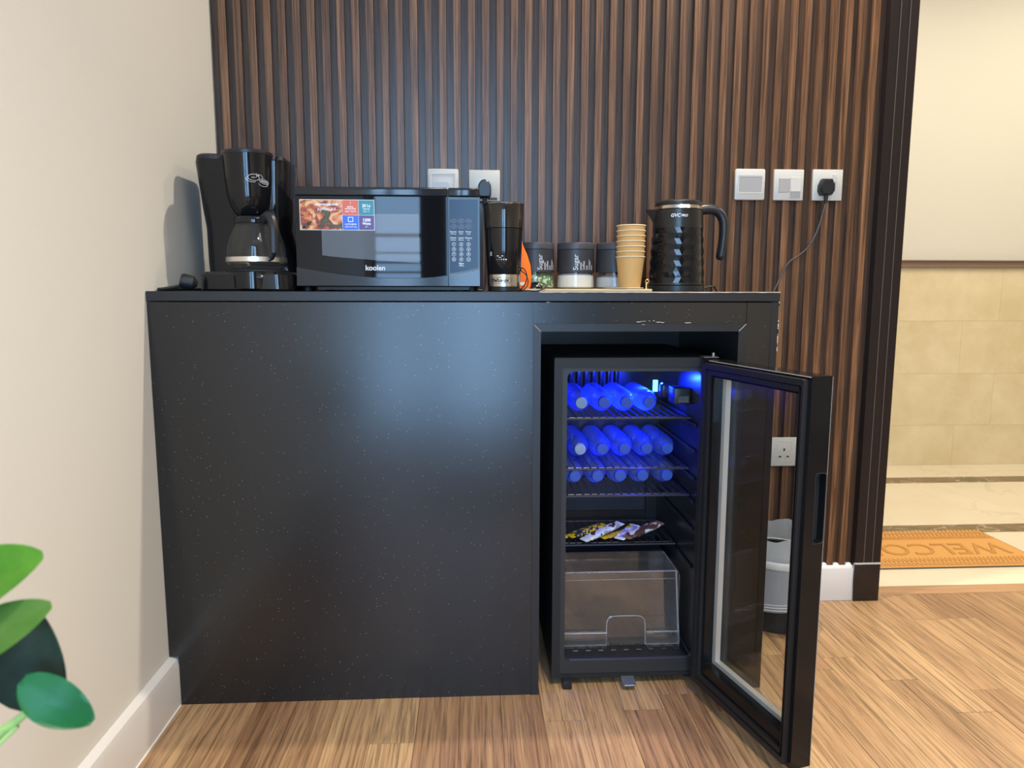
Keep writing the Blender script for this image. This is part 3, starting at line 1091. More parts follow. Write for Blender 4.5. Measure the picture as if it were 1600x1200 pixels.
ORD = ['first', 'second', 'third', 'fourth', 'fifth']
rowsB = [(S1, 0.160, [0.9485, 1.0045, 1.0595, 1.1155], 'top fridge shelf', 'bottles on the top fridge shelf'),
         (S2, 0.205, [0.954, 1.0105, 1.067, 1.1235, 1.176], 'second fridge shelf', 'bottles on the second fridge shelf'),
         (S3, 0.178, [0.9375, 0.9945, 1.0515, 1.1080, 1.1690], 'third fridge shelf', 'bottles on the third fridge shelf')]
bot = make_bottle(M_cap)
botw = make_bottle(M_capw)
fb = fw = True
for z, y, xs, where, grp in rowsB:
    for i, x in enumerate(xs):
        white = (i == 0 and z in (S1, S2))
        lab = ('pale-capped ' if white else 'blue-lit ') + 'water bottle lying on the %s, %s from the left' % (where, ORD[i])
        if i == len(xs) - 1:
            lab = 'blue-lit water bottle lying on the %s, rightmost of its row' % where
        L = (x, y, z + 0.0305)
        src = botw if white else bot
        if white and fw or (not white and fb):
            src.location = L
            src['label'] = lab
            src['group'] = grp
            WM[src.name] = Matrix.Translation(L)
            if white: fw = False
            else: fb = False
        else:
            dup(src, L, 0, lab, grp)

# ------------------------------------------------------------------ chocolate bars on the lowest shelf
def wrap_mat(name, cols, scale=40):
    m = mat(name, cols[0], rough=0.3, spec=0.6)
    nt = m.node_tree
    b = nt.nodes['Principled BSDF']
    tc = [n for n in nt.nodes if n.type == 'TEX_COORD'][0]
    n = nt.nodes.new('ShaderNodeTexNoise')
    n.inputs['Scale'].default_value = scale
    n.inputs['Detail'].default_value = 1.5
    rp = nt.nodes.new('ShaderNodeValToRGB')
    rp.color_ramp.interpolation = 'CONSTANT'
    while len(rp.color_ramp.elements) < len(cols):
        rp.color_ramp.elements.new(0.5)
    for i, c in enumerate(cols):
        rp.color_ramp.elements[i].position = 0.0 if i == 0 else 0.30 + 0.36 * i / len(cols)
        rp.color_ramp.elements[i].color = (*c, 1)
    nt.links.new(tc.outputs['Object'], n.inputs['Vector'])
    nt.links.new(n.outputs['Fac'], rp.inputs[0])
    nt.links.new(rp.outputs[0], b.inputs['Base Color'])
    return m


YEL, BRN, WHT, PUR, BLK = (0.75, 0.50, 0.02), (0.10, 0.045, 0.025), (0.72, 0.70, 0.68), (0.30, 0.25, 0.62), (0.03, 0.03, 0.035)


def bar(name, label, p0, p1, w, th_, m, endm, zt=0.0):
    p0, p1 = Vector(p0), Vector(p1)
    d = p1 - p0
    L = d.length
    t = thing(name, label, 'chocolate bar', ((p0 + p1) / 2))
    X = d.normalized()
    Yv = Vector((-X.y, X.x, 0)).normalized()
    Z = X.cross(Yv)
    def sec(s, ww, hh, z):
        c = p0 + X * (s * L)
        out = []
        for i in range(12):
            a = 2 * PI * i / 12
            ca, sa = math.cos(a), math.sin(a)
            out.append(c + Yv * (ww / 2 * math.copysign(abs(ca) ** 0.6, ca)) + Z * (z + hh / 2 * math.copysign(abs(sa) ** 0.6, sa)))
        return out
    b = bm_new()
    loft(b, [sec(0.10, w * 0.92, 0.0016, th_ / 2), sec(0.14, w, th_ * 0.8, th_ / 2), sec(0.3, w, th_, th_ / 2), sec(0.5, w * 0.97, th_ * 0.96, th_ / 2), sec(0.7, w, th_, th_ / 2), sec(0.86, w, th_ * 0.8, th_ / 2), sec(0.90, w * 0.92, 0.0016, th_ / 2)])
    obj('wrapper', b, m, t, smooth=60)
    for s0, s1 in ((0.0, 0.10), (0.90, 1.0)):
        b = bm_new()
        n = 6
        secs = []
        for i in range(n + 1):
            s = s0 + (s1 - s0) * i / n
            secs.append(sec(s, w * 1.02, 0.0012, th_ / 2 + (0.0009 if i % 2 else -0.0009)))
        loft(b, secs)
        obj('crimped_end', b, endm, t, smooth=20)
    return t


M_cy = mat('foil_yellow', YEL, rough=0.3); M_cw = mat('foil_white', WHT, rough=0.3); M_cb = mat('foil_brown', (0.25, 0.12, 0.07), rough=0.3)
ZB = S4 + 0.0035
bar('chocolate_bar', 'yellow wrapped chocolate bar with dark print, at left on the lowest shelf', (0.936, 0.235, ZB), (1.040, 0.285, ZB + 0.014), 0.030, 0.013, wrap_mat('yellow_wrapper', [YEL, BLK, YEL], 60), M_cy)
bar('chocolate_bar', 'white and brown chocolate bar crossing the middle of the lowest shelf', (0.968, 0.205, ZB), (1.080, 0.275, ZB + 0.022), 0.030, 0.013, wrap_mat('white_brown_wrapper', [BRN, WHT, WHT, (0.35, 0.34, 0.36)], 45), M_cw)
bar('chocolate_bar', 'lilac and white chocolate bar with yellow end, between two others', (1.120, 0.285, ZB + 0.012), (1.062, 0.212, ZB), 0.028, 0.012, wrap_mat('lilac_wrapper', [WHT, PUR, WHT, YEL], 45), M_cw)
bar('chocolate_bar', 'brown and white chocolate bar, rightmost on the lowest shelf', (1.078, 0.206, ZB + 0.005), (1.184, 0.262, ZB + 0.026), 0.032, 0.013, wrap_mat('brown_white_wrapper', [WHT, BRN, BRN, WHT], 38), M_cb)
bar('chocolate_bar', 'yellow chocolate bar lying flat beneath the lilac one', (1.020, 0.225, ZB), (1.135, 0.30, ZB + 0.001), 0.022, 0.009, wrap_mat('yellow_wrapper_plain', [YEL, (0.55, 0.30, 0.03), YEL], 50), M_cy)
bar('chocolate_bar', 'yellow chocolate bar end sticking out at the far left of the shelf', (0.925, 0.228, ZB), (0.904, 0.300, ZB), 0.012, 0.012, wrap_mat('gold_wrapper', [YEL, BRN, YEL], 50), M_cy)

# ------------------------------------------------------------------ coffee maker
def rr_sec(x0, x1, y0, y1, z, r, n=5):
    return [(p[0], p[1], z) for p in rrect(x0, x1, y0, y1, r, n)]


cm = thing('coffee_maker', 'glossy black drip coffee maker with glass carafe beside the left wall', 'coffee maker', (0.17, 0.2, HC))
b = bm_new()
loft(b, [rr_sec(0.080, 0.276, 0.078, 0.335, 0.932, 0.028), rr_sec(0.077, 0.279, 0.075, 0.337, 0.936, 0.030), rr_sec(0.078, 0.277, 0.077, 0.336, 0.968, 0.030), rr_sec(0.084, 0.271, 0.083, 0.332, 0.974, 0.028)])
obj('base', b, M_blackgloss, cm)
b = bm_new()
loft(b, [rr_sec(0.056, 0.264, 0.205, 0.335, 0.965, 0.022), rr_sec(0.054, 0.258, 0.205, 0.335, 1.00, 0.022), rr_sec(0.053, 0.239, 0.205, 0.335, 1.08, 0.022),
         rr_sec(0.050, 0.241, 0.196, 0.335, 1.12, 0.024), rr_sec(0.046, 0.247, 0.186, 0.335, 1.18, 0.026), rr_sec(0.042, 0.252, 0.180, 0.335, 1.228, 0.028), rr_sec(0.043, 0.251, 0.181, 0.334, 1.234, 0.027)])
obj('water_tank', b, M_blackgloss, cm)
b = bm_new()
loft(b, [rr_sec(0.044, 0.108, 0.181, 0.334, 1.2345, 0.026), rr_sec(0.045, 0.107, 0.182, 0.333, 1.243, 0.026), rr_sec(0.050, 0.102, 0.187, 0.328, 1.247, 0.022)])
obj('tank_lid', b, M_blacksatin, cm)
b = bm_new()
loft(b, [rr_sec(0.226, 0.246, 0.190, 0.330, 1.2345, 0.009), rr_sec(0.227, 0.245, 0.191, 0.329, 1.242, 0.009)])
obj('tank_lid', b, M_blacksatin, cm)
BKX, BKY = 0.168, 0.184
b = bm_new()
lathe(b, [(0.012, 1.098), (0.024, 1.101), (0.034, 1.110), (0.0425, 1.126), (0.0485, 1.150), (0.0520, 1.180), (0.0540, 1.210), (0.0552, 1.238), (0.0552, 1.240)], (BKX, BKY, 0), 48)
obj('filter_basket', b, M_blackgloss, cm)
b = bm_new()
lathe(b, [(0.0560, 1.2402), (0.0565, 1.243), (0.0560, 1.2475), (0.050, 1.250), (0.02, 1.2508)], (BKX, BKY, 0), 48)
obj('basket_lid', b, M_blacksatin, cm)
b = bm_new()
lathe(b, [(0.064, 0.9745), (0.069, 0.975), (0.069, 0.9785), (0.060, 0.9790)], (0.190, 0.150, 0), 40)
obj('warming_plate', b, M_blackmatte, cm)
# raised front lip under the carafe and the oval switch
b = bm_new()
pts = [(0.190 + 0.066 * math.cos(R(a)), 0.150 + 0.084 * math.sin(R(a))) for a in range(190, 351, 8)]
pts = pts + [(0.255, 0.150), (0.125, 0.150)]
prism(b, pts, 0.937, 0.9735, lambda p, d: Vector((p[0], p[1], d)))
obj('front_lip', b, M_blackgloss, cm)
b = bm_new()
swm = Matrix.Translation((0.213, 0.0715, 0.9635)) @ Matrix.Rotation(R(78), 4, 'X') @ Matrix.Diagonal((1.35, 0.75, 1, 1))
lathe(b, [(0.0075, -0.004), (0.0075, 0.001), (0.0062, 0.0022), (0.0058, 0.0006)], (0, 0, 0), 20, swm)
sw = obj('switch', b, M_steel, cm)
b = bm_new()
lathe(b, [(0.0056, -0.002), (0.0056, 0.0012), (0.003, 0.002)], (0, 0, 0), 16, swm)
obj('rocker', b, M_blacksatin, sw)
b = bm_new(); box(b, 0.0738, 0.0772, 0.118, 0.126, 0.957, 0.966, 0.001)
box(b, 0.0738, 0.0772, 0.118, 0.126, 0.945, 0.955, 0.001)
obj('water_gauge', b, M_grey, cm)
# emblem: interlaced white loops with a rising wisp of steam
b = bm_new()
fnb = wrap(BKX, BKY, 0.0521)
K = 0.00146
def lg(x, y):      # pixels of the emblem about its centre -> metres on the curved front
    return fnb(Vector((BKX + 0.0365 + x * K, -0.0006, 1.1835 - y * K)))
def loop(cx, cy, rx, ry, a0=0, a1=360, th=0.00042, tilt=0.0):
    n = 24
    P = []
    for i in range(n + 1):
        a = R(a0 + (a1 - a0) * i / n)
        dx, dy = rx * math.cos(a), ry * math.sin(a)
        P.append(lg(cx + dx, cy + dy + tilt * dx))
    tube(b, P, th, 5, 1)
loop(-7, -2, 8.5, 4.8)
loop(-9, 0, 9.5, 5.0, 60, 200)
loop(2, -2.5, 5, 4, 180, 370)
loop(10, 3, 8.5, 3.4, tilt=0.12)
loop(10, 3, 6.0, 1.4, tilt=0.12)
loop(9, 5, 9.0, 5.5, 20, 165)
tube(b, [lg(-3, -3), lg(-1.5, -6), lg(-3.2, -8), lg(-2.4, -10)], 0.00038, 5, 4)
tube(b, [lg(0, -3), lg(1.0, -6), lg(-0.4, -7.5)], 0.00038, 5, 4)
for x in (-10, -8.5, -7, -5.5):
    tube(b, [lg(x, -1.2), lg(x + 0.8, -2.8)], 0.0004, 5, 1)
for x in (5, 7, 9, 11, 13, 15):
    tube(b, [lg(x, 3.4), lg(x + 0.9, 2.0)], 0.0004, 5, 1)
obj('emblem', b, mat('silver_print', (0.75, 0.76, 0.78), rough=0.35, metal=0.3), cm)
# carafe
CX, CY = 0.189, 0.149
M_carafe = glass_mat('carafe_glass', (0.78, 0.77, 0.74), ior=1.52, haze=0.05, haze_col=(0.6, 0.58, 0.55))
b = bm_new()
cp = [(0.046, 0.9795), (0.058, 0.983), (0.0648, 0.992), (0.0660, 1.006), (0.0645, 1.026), (0.060, 1.046), (0.0525, 1.066), (0.0455, 1.080), (0.043, 1.086)]
lathe(b, cp, (CX, CY, 0), 40, cap1=False)
ca = obj('carafe', b, M_carafe, cm)
ca['label'] = 'clear glass carafe'
b = bm_new()
lathe(b, [(0.0440, 1.0835), (0.0465, 1.084), (0.0470, 1.093), (0.0440, 1.098), (0.03, 1.1), (0.01, 1.1005)], (CX, CY, 0), 36)
obj('carafe_lid', b, M_blackgloss, ca)
b = bm_new()
lathe(b, [(0.0662, 0.9965), (0.0675, 0.997), (0.0670, 1.0075), (0.0655, 1.008)], (CX, CY, 0), 40, cap0=False, cap1=False)
obj('steel_band', b, mat('pale_steel', (0.80, 0.74, 0.64), rough=0.28, metal=0.9), ca)
hd = Vector((0.64, -0.77, 0)).normalized()
def HP(r, z):
    return (CX + hd.x * r, CY + hd.y * r, z)
b = bm_new()
tube(b, [HP(0.043, 1.090), HP(0.066, 1.097), HP(0.085, 1.092), HP(0.0945, 1.070), HP(0.0955, 1.045), HP(0.0935, 1.016)], 0.0105, 10, 5)
tube(b, [HP(0.0935, 1.020), HP(0.082, 1.006), HP(0.066, 1.002)], 0.0055, 8, 4)
obj('carafe_handle', b, M_blacksatin, ca)
b = bm_new()
tube(b, [HP(0.060, 1.1055), HP(0.082, 1.1035)], 0.0042, 8, 1)
obj('thumb_lever', b, M_blackgloss, ca)

# its cord and plug lying on the worktop
b = bm_new()
tube(b, [(0.052, 0.060, HC + 0.0125), (0.036, 0.054, HC + 0.0085), (0.015, 0.048, HC + 0.0045), (0.006, 0.052, HC + 0.0040), (0.006, 0.10, HC + 0.004), (0.012, 0.22, HC + 0.004), (0.045, 0.36, HC + 0.004), (0.10, 0.345, HC + 0.01), (0.11, 0.338, HC + 0.02)], 0.0036, 8, 6)
pc = obj('cord', b, M_rubber, cm)
b = bm_new()
pm = Matrix.Translation((0.062, 0.062, HC + 0.0205)) @ Matrix.Rotation(R(20), 4, 'Z') @ Matrix.Rotation(R(-75), 4, 'Y')
lathe(b, [(0.006, -0.022), (0.0155, -0.012), (0.0165, 0.006), (0.0150, 0.012), (0.012, 0.014)], (0, 0, 0), 18, pm)
obj('plug', b, M_rubber, pc)

# ------------------------------------------------------------------ microwave
MF = 0.130
mw = thing('microwave_oven', 'black microwave oven with colourful sticker on its door, on the worktop', 'microwave', (0.49, 0.29, HC))
M_mwglass = mat('black_mirror_glass', (0.006, 0.006, 0.007), rough=0.03, spec=0.36)
M_mwtrim = mat('black_gloss_trim', (0.020, 0.021, 0.024), rough=0.12)
b = bm_new(); box(b, 0.281, 0.7035, 0.146, 0.446, 0.942, 1.165, 0.003)
obj('case', b, M_blacksatin, mw)
def curve_z(x):
    d = x - 0.530
    return 0.9607 + (0.43 * d * d if d < 0 else 0.74 * d * d)
def strip(x0, x1, n=12):
    return [x0 + (x1 - x0) * i / n for i in range(n + 1)]
# door: top bar, glass face, lower trim
b = bm_new(); box(b, 0.2840, 0.6290, MF - 0.002, 0.1458, 1.1475, 1.1665, 0.003, 2)
dr_ = None
door_m = bm_new()
xs = strip(0.2842, 0.6290)
prism(door_m, [(x, curve_z(x) + 0.0008) for x in xs] + [(0.6290, 1.1455), (0.2842, 1.1455)], 0.0, 0.0155, XZ(MF))
mdoor = obj('door', door_m, M_mwglass, mw, smooth=25)
obj('top_bar', b, M_mwtrim, mdoor)
b = bm_new()
prism(b, [(0.2835, 0.9440), (0.6290, 0.9440)] + [(x, curve_z(x)) for x in xs[::-1]], -0.003, 0.0155, XZ(MF))
obj('lower_trim', b, M_mwtrim, mdoor, smooth=25)
def mesh_win():
    m = mat('perforated_screen', (0.10, 0.105, 0.115), rough=0.5, spec=0.3, coat=0.5, coat_rough=0.03)
    nt = m.node_tree
    bs = nt.nodes['Principled BSDF']
    tc = [n for n in nt.nodes if n.type == 'TEX_COORD'][0]
    v = nt.nodes.new('ShaderNodeTexVoronoi')
    v.inputs['Scale'].default_value = 380
    v.inputs['Randomness'].default_value = 0.0
    rp = nt.nodes.new('ShaderNodeValToRGB')
    rp.color_ramp.elements[0].position = 0.30
    rp.color_ramp.elements[0].color = (0.045, 0.047, 0.052, 1)
    rp.color_ramp.elements[1].position = 0.42
    rp.color_ramp.elements[1].color = (0.13, 0.135, 0.145, 1)
    nt.links.new(tc.outputs['Object'], v.inputs['Vector'])
    nt.links.new(v.outputs['Distance'], rp.inputs[0])
    nt.links.new(rp.outputs[0], bs.inputs['Base Color'])
    return m
b = bm_new()
wx = strip(0.3425, 0.5640, 10)
prism(b, [(x, 1.013 - 0.017 * ((x - 0.3425) / 0.2215) ** 0.8 if x > 0.3426 else 1.013) for x in wx] + [(0.5640, 1.1065), (0.3425, 1.1065)], -0.0006, 0.001, XZ(MF))
obj('window_screen', b, mesh_win(), mdoor, smooth=0)
# control side
b = bm_new()
xs2 = strip(0.6312, 0.7030, 6)
prism(b, [(x, curve_z(x) + 0.0008) for x in xs2] + [(0.7030, 1.1455), (0.6312, 1.1455)], 0.0, 0.0155, XZ(MF))
cp_ = obj('control_panel', b, M_mwglass, mw, smooth=25)
b = bm_new(); box(b, 0.6312, 0.7032, MF - 0.002, 0.1458, 1.1475, 1.1665, 0.003, 2)
obj('top_bar', b, M_mwtrim, cp_)
b = bm_new()
prism(b, [(0.6312, 0.9440), (0.7030, 0.9440)] + [(x, curve_z(x)) for x in xs2[::-1]], -0.003, 0.0155, XZ(MF))
obj('lower_trim', b, M_mwtrim, cp_, smooth=25)
b = bm_new()
prism(b, [(0.6335, curve_z(0.6335) + 0.004), (0.667, curve_z(0.667) + 0.004), (0.6985, curve_z(0.6985) + 0.004), (0.6985, 1.1405), (0.6335, 1.1405)], -0.0006, 0.001, XZ(MF))
obj('keypad_film', b, mat('blue_reflection_film', (0.018, 0.036, 0.070), rough=0.16, spec=0.22), cp_, smooth=0)  # the window's blue reflection is put into the film colour
b = bm_new()
tube(b, [(x, MF - 0.0032, curve_z(x) - 0.0004) for x in xs2], 0.0006, 5, 1)
obj('silver_line', b, M_grey, cp_)
def mx_(px):
    return 0.3007 + (px - 470) * 0.001415 + 0.0012
def mz_(py):
    return 1.1376 - (py - 311) * 0.001388
YT = MF - 0.0010
keyb = bm_new()
cols_, rws = (711.3, 723.3, 735.3), (381.8, 390.0, 398.2, 406.6)
digits = [['1', '2', '3'], ['4', '5', '6'], ['7', '8', '9'], ['', '0', '']]
lt = bm_new()
for r_i, py in enumerate(rws):
    for c_i, px in enumerate(cols_):
        kb = bm_new()
        P = [(mx_(px) + 0.0043 * math.cos(R(a)), YT + 0.0002, mz_(py) + 0.0043 * math.sin(R(a))) for a in range(0, 360, 20)]
        tube(kb, P, 0.00048, 5, 1, closed=True)
        if r_i == 3 and c_i != 1:
            P = [(mx_(px) + 0.0022 * math.cos(R(a)), YT + 0.0002, mz_(py) + 0.0022 * math.sin(R(a))) for a in range(0, 360, 30)]
            tube(kb, P, 0.00045, 5, 1, closed=True)
        obj('button', kb, M_print, cp_)
        if digits[r_i][c_i]:
            text_bm(lt, digits[r_i][c_i], 0.0062, face_m(mx_(px), YT, mz_(py)), 0.0002, 0.0002)
for c_i, (px, ws) in enumerate(zip((710.5, 723.2, 735.3), (('Express', 'Defrost'), ('Clock', 'Timer'), ('Power', 'Level')))):
    text_bm(lt, ws[0], 0.0047, face_m(mx_(px), YT, mz_(361.3)), 0.0001, 0.0001)
    text_bm(lt, ws[1], 0.0040, face_m(mx_(px), YT, mz_(364.8)), 0.0001, 0.00005)
for c_i, (px, ws) in enumerate(zip((710.5, 723.2, 735.3), (('Weight', 'Defrost'), ('Speed', 'Defrost'), ('Memory', 'Set')))):
    text_bm(lt, ws[0], 0.0047, face_m(mx_(px), YT, mz_(371.3)), 0.0001, 0.0001)
    text_bm(lt, ws[1], 0.0040, face_m(mx_(px), YT, mz_(374.8)), 0.0001, 0.00005)
text_bm(lt, 'Start', 0.0056, face_m(mx_(723.3), YT, mz_(413.4)), 0.0001, 0.0002)
text_bm(lt, '+30Sec.', 0.0040, face_m(mx_(723.3), YT, mz_(417.0)), 0.0001, 0.0001)
obj('lettering', lt, M_print, cp_, smooth=0)
for py in (343.9, 353.0):
    for px in cols_:
        kb = bm_new()
        P = [(mx_(px) + 0.0066 * math.cos(R(a)), YT + 0.0003, mz_(py) + 0.0045 * math.sin(R(a))) for a in range(0, 360, 24)]
        tube(kb, P, 0.00035, 4, 1, closed=True)
        for dz in (-0.0012, 0.0012):
            tube(kb, [(mx_(px) - 0.0035, YT + 0.0003, mz_(py) + dz), (mx_(px) + 0.0035, YT + 0.0003, mz_(py) + dz)], 0.0003, 4, 1)
        obj('menu_button', kb, M_printdim, cp_)
b = bm_new()
text_bm(b, 'koolen', 0.0165, face_m(mx_(583.5), YT, mz_(421.3)), 0.0002, 0.00042)
obj('lettering', b, M_print, mdoor, smooth=0)
# sticker: photo of roast chicken and four coloured tiles
M_pic = mat('roast_photo_print', (0.5, 0.15, 0.05), rough=0.25)
nt = M_pic.node_tree
bs = nt.nodes['Principled BSDF']
tc = [n for n in nt.nodes if n.type == 'TEX_COORD'][0]
mp = nt.nodes.new('ShaderNodeMapping'); mp.inputs['Scale'].default_value = (1, 1, 1.3); mp.inputs['Rotation'].default_value = (0, R(35), 0)
n1 = nt.nodes.new('ShaderNodeTexNoise'); n1.inputs['Scale'].default_value = 30; n1.inputs['Detail'].default_value = 3; n1.inputs['Distortion'].default_value = 1.5
rp = nt.nodes.new('ShaderNodeValToRGB')
for p_, c_ in ((0.30, (0.05, 0.10, 0.02)), (0.40, (0.10, 0.03, 0.02)), (0.47, (0.42, 0.08, 0.03)), (0.55, (0.72, 0.25, 0.08)), (0.63, (0.80, 0.45, 0.25)), (0.72, (0.75, 0.62, 0.15))):
    e = rp.color_ramp.elements.new(p_); e.color = (*c_, 1)
rp.color_ramp.elements[0].color = (0.10, 0.22, 0.04, 1)
rp.color_ramp.elements[-1].color = (0.75, 0.70, 0.30, 1)
nt.links.new(tc.outputs['Object'], mp.inputs[0]); nt.links.new(mp.outputs[0], n1.inputs['Vector'])
nt.links.new(n1.outputs['Fac'], rp.inputs[0]); nt.links.new(rp.outputs[0], bs.inputs['Base Color'])
sx = [mx_(465.5), mx_(532.7), mx_(558.6), mx_(583.6)]
sz = [mz_(311.3), mz_(335.6), mz_(359.5)]
b = bm_new(); box(b, sx[0] - 0.0008, sx[3] + 0.0008, MF - 0.0009, MF - 0.0004, sz[2] - 0.0008, sz[0] + 0.0008)
st = obj('sticker', b, mat('sticker_white', (0.75, 0.75, 0.75), rough=0.3), mdoor, smooth=0)
st['label'] = 'colourful advertising sticker'
MWD = mdoor
def tile_(x0, x1, z0, z1, c, m=None):
    bb_ = bm_new(); box(bb_, x0 + 0.0004, x1 - 0.0004, MF - 0.0012, MF - 0.0008, z0 + 0.0004, z1 - 0.0004)
    o_ = obj('sticker_tile', bb_, m or mat('sticker_ink', c, rough=0.3), mdoor, smooth=0)
    return o_
tile_(sx[0], sx[1], sz[2], sz[0], None, M_pic)['label'] = 'printed picture of roast chicken'
tile_(sx[1], sx[2], sz[1], sz[0], (0.72, 0.12, 0.04))['label'] = 'orange tile'
tile_(sx[2], sx[3], sz[1], sz[0], (0.03, 0.22, 0.26))['label'] = 'teal tile'
tile_(sx[1], sx[2], sz[2], sz[1], (0.04, 0.13, 0.62))['label'] = 'blue tile'
tile_(sx[2], sx[3], sz[2], sz[1], (0.10, 0.05, 0.20))['label'] = 'purple tile'
YS = MF - 0.0013
b = bm_new()
cxa, cxb = (sx[1] + sx[2]) / 2, (sx[2] + sx[3]) / 2
text_bm(b, '20 Lt', 0.0088, face_m(cxb, YS, mz_(320.5)), 0.0001, 0.0003)
text_bm(b, 'Capacity', 0.0046, face_m(cxb, YS, mz_(325.3)), 0.0001, 0.0001)
text_bm(b, 'السعة', 0.0045, face_m(cxb, YS, mz_(329)), 0.0001, 0.0001)
text_bm(b, '1200', 0.0092, face_m(cxb, YS, mz_(343.5)), 0.0001, 0.0004)
text_bm(b, 'Watts', 0.0076, face_m(cxb, YS, mz_(349.2)), 0.0001, 0.0003)
text_bm(b, 'واط', 0.0045, face_m(cxb, YS, mz_(354)), 0.0001, 0.0001)
text_bm(b, 'DIGITAL', 0.0038, face_m(cxa, YS, mz_(322.5)), 0.0001, 0.0002)
text_bm(b, 'CONTROL PANEL', 0.0031, face_m(cxa, YS, mz_(325.5)), 0.0001, 0.0002)
text_bm(b, 'لوحة تحكم', 0.0046, face_m(cxa, YS, mz_(329)), 0.0001, 0.0001)
tube(b, [(cxa, YS, mz_(314)), (cxa + 0.001, YS, mz_(316)), (cxa, YS, mz_(318.5))], 0.0005, 4, 3)
text_bm(b, '6 AUTO MENUS', 0.0036, face_m(cxa, YS, mz_(350.3)), 0.0001, 0.0002)
text_bm(b, 'قوائم الطهي', 0.0044, face_m(cxa, YS, mz_(354)), 0.0001, 0.0001)
ring(b, rrect(cxa - 0.006, cxa + 0.006, mz_(346.5), mz_(338.5), 0.0008, 2), rrect(cxa - 0.0044, cxa + 0.0044, mz_(345.4), mz_(339.6), 0.0005, 2), -0.0002, 0.0002, XZ(YS))
text_bm(b, 'MICROWAVE OVEN', 0.0060, face_m(mx_(508.5), YS, mz_(319.0)), 0.0001, 0.0003)
text_bm(b, 'ميكروويف', 0.0080, face_m(mx_(508), YS, mz_(325.4)), 0.0001, 0.0002)
obj('lettering', b, mat('sticker_print', (0.82, 0.82, 0.82), rough=0.4), mdoor, smooth=0)
b = bm_new()
for s_ in (-1, 1):
    P = [(mx_(481.5) + s_ * 0.0034 + 0.0034 * math.cos(R(a)), YS, mz_(350) + 0.0026 * math.sin(R(a))) for a in range(0, 360, 24)]
    tube(b, P, 0.0006, 4, 1, closed=True)
box(b, mx_(468.5), mx_(474), YS - 0.0001, YS + 0.0001, mz_(357.5), mz_(353.5))
obj('black_print', b, M_blackmatte, mdoor)
for x, y in ((0.300, 0.165), (0.685, 0.165), (0.300, 0.425), (0.685, 0.425)):
    b = bm_new(); lathe(b, [(0.012, HC + 0.0003), (0.013, HC + 0.003), (0.011, 0.9425)], (x, y, 0), 14)
    obj('foot', b, M_rubber, mw)
b = bm_new(); box(b, 0.325, 0.685, 0.155, 0.20, HC + 0.004, 0.9422)
obj('underside_plate', b, M_blacksatin, mw)
# twist of pale wire lying on the microwave
b = bm_new()
tube(b, [(0.657, 0.30, 1.1665), (0.665, 0.30, 1.168), (0.672, 0.295, 1.170), (0.678, 0.30, 1.178), (0.684, 0.305, 1.183), (0.689, 0.30, 1.180), (0.690, 0.295, 1.176)], 0.0016, 6, 5)
tw = obj('twist_tie', b, mat('cream_paper', (0.70, 0.62, 0.50), rough=0.7))
tag(tw, 'small cream twist tie curling on top of the microwave', 'twist tie')

# ------------------------------------------------------------------ wall plates
def plate(x0, x1, z0, z1, name, label, cat, bev=0.0025, y0=0.4585):
    t = thing(name, label, cat, ((x0 + x1) / 2, 0.468, (z0 + z1) / 2))
    b = bm_new()
    box(b, x0, x1, y0, 0.4678, z0, z1, bev, 2)
    obj('face_plate', b, M_white, t)
    return t


def pins(t, x, z, y=0.4583, s=1.0):
    b = bm_new()
    box(b, x - 0.0022 * s, x + 0.0022 * s, y - 0.0003, y + 0.001, z + 0.006 * s, z + 0.0145 * s)
    for d in (-1, 1):
        box(b, x + d * 0.0115 * s - 0.0038 * s, x + d * 0.0115 * s + 0.0038 * s, y - 0.0003, y + 0.001, z - 0.0125 * s, z - 0.0085 * s)
    obj('pin_slots', b, M_blackmatte, t)


# behind the microwave
t = plate(0.5645, 0.6495, 1.179, 1.2635, 'cable_outlet', 'white outlet plate behind the microwave, left of the plugged socket', 'wall outlet', 0.005)
b = bm_new(); ring(b, rrect(0.572, 0.642, 1.187, 1.252, 0.002, 2), rrect(0.5755, 0.6385, 1.190, 1.2485, 0.002, 2), 0.0, 0.0012, XZ(0.4575))
obj('raised_frame', b, M_white, t)
b = bm_new(); prism(b, rrect(0.576, 0.6245, 1.188, 1.2275, 0.008, 4), 0.0, 0.002, XZ(0.4572))
obj('rocker', b, mat('pale_blue_grey_plastic', (0.52, 0.53, 0.55), rough=0.4), t)
t = plate(0.6775, 0.7625, 1.1775, 1.2610, 'wall_socket', 'white wall socket with a black plug, right behind the microwave', 'wall socket')
b = bm_new(); box(b, 0.7305, 0.7545, 0.4575, 0.4590, 1.1685 + 0.012, 1.1875, 0.0005)
obj('indicator', b, mat('dark_slot', (0.06, 0.06, 0.065), rough=0.5), t)


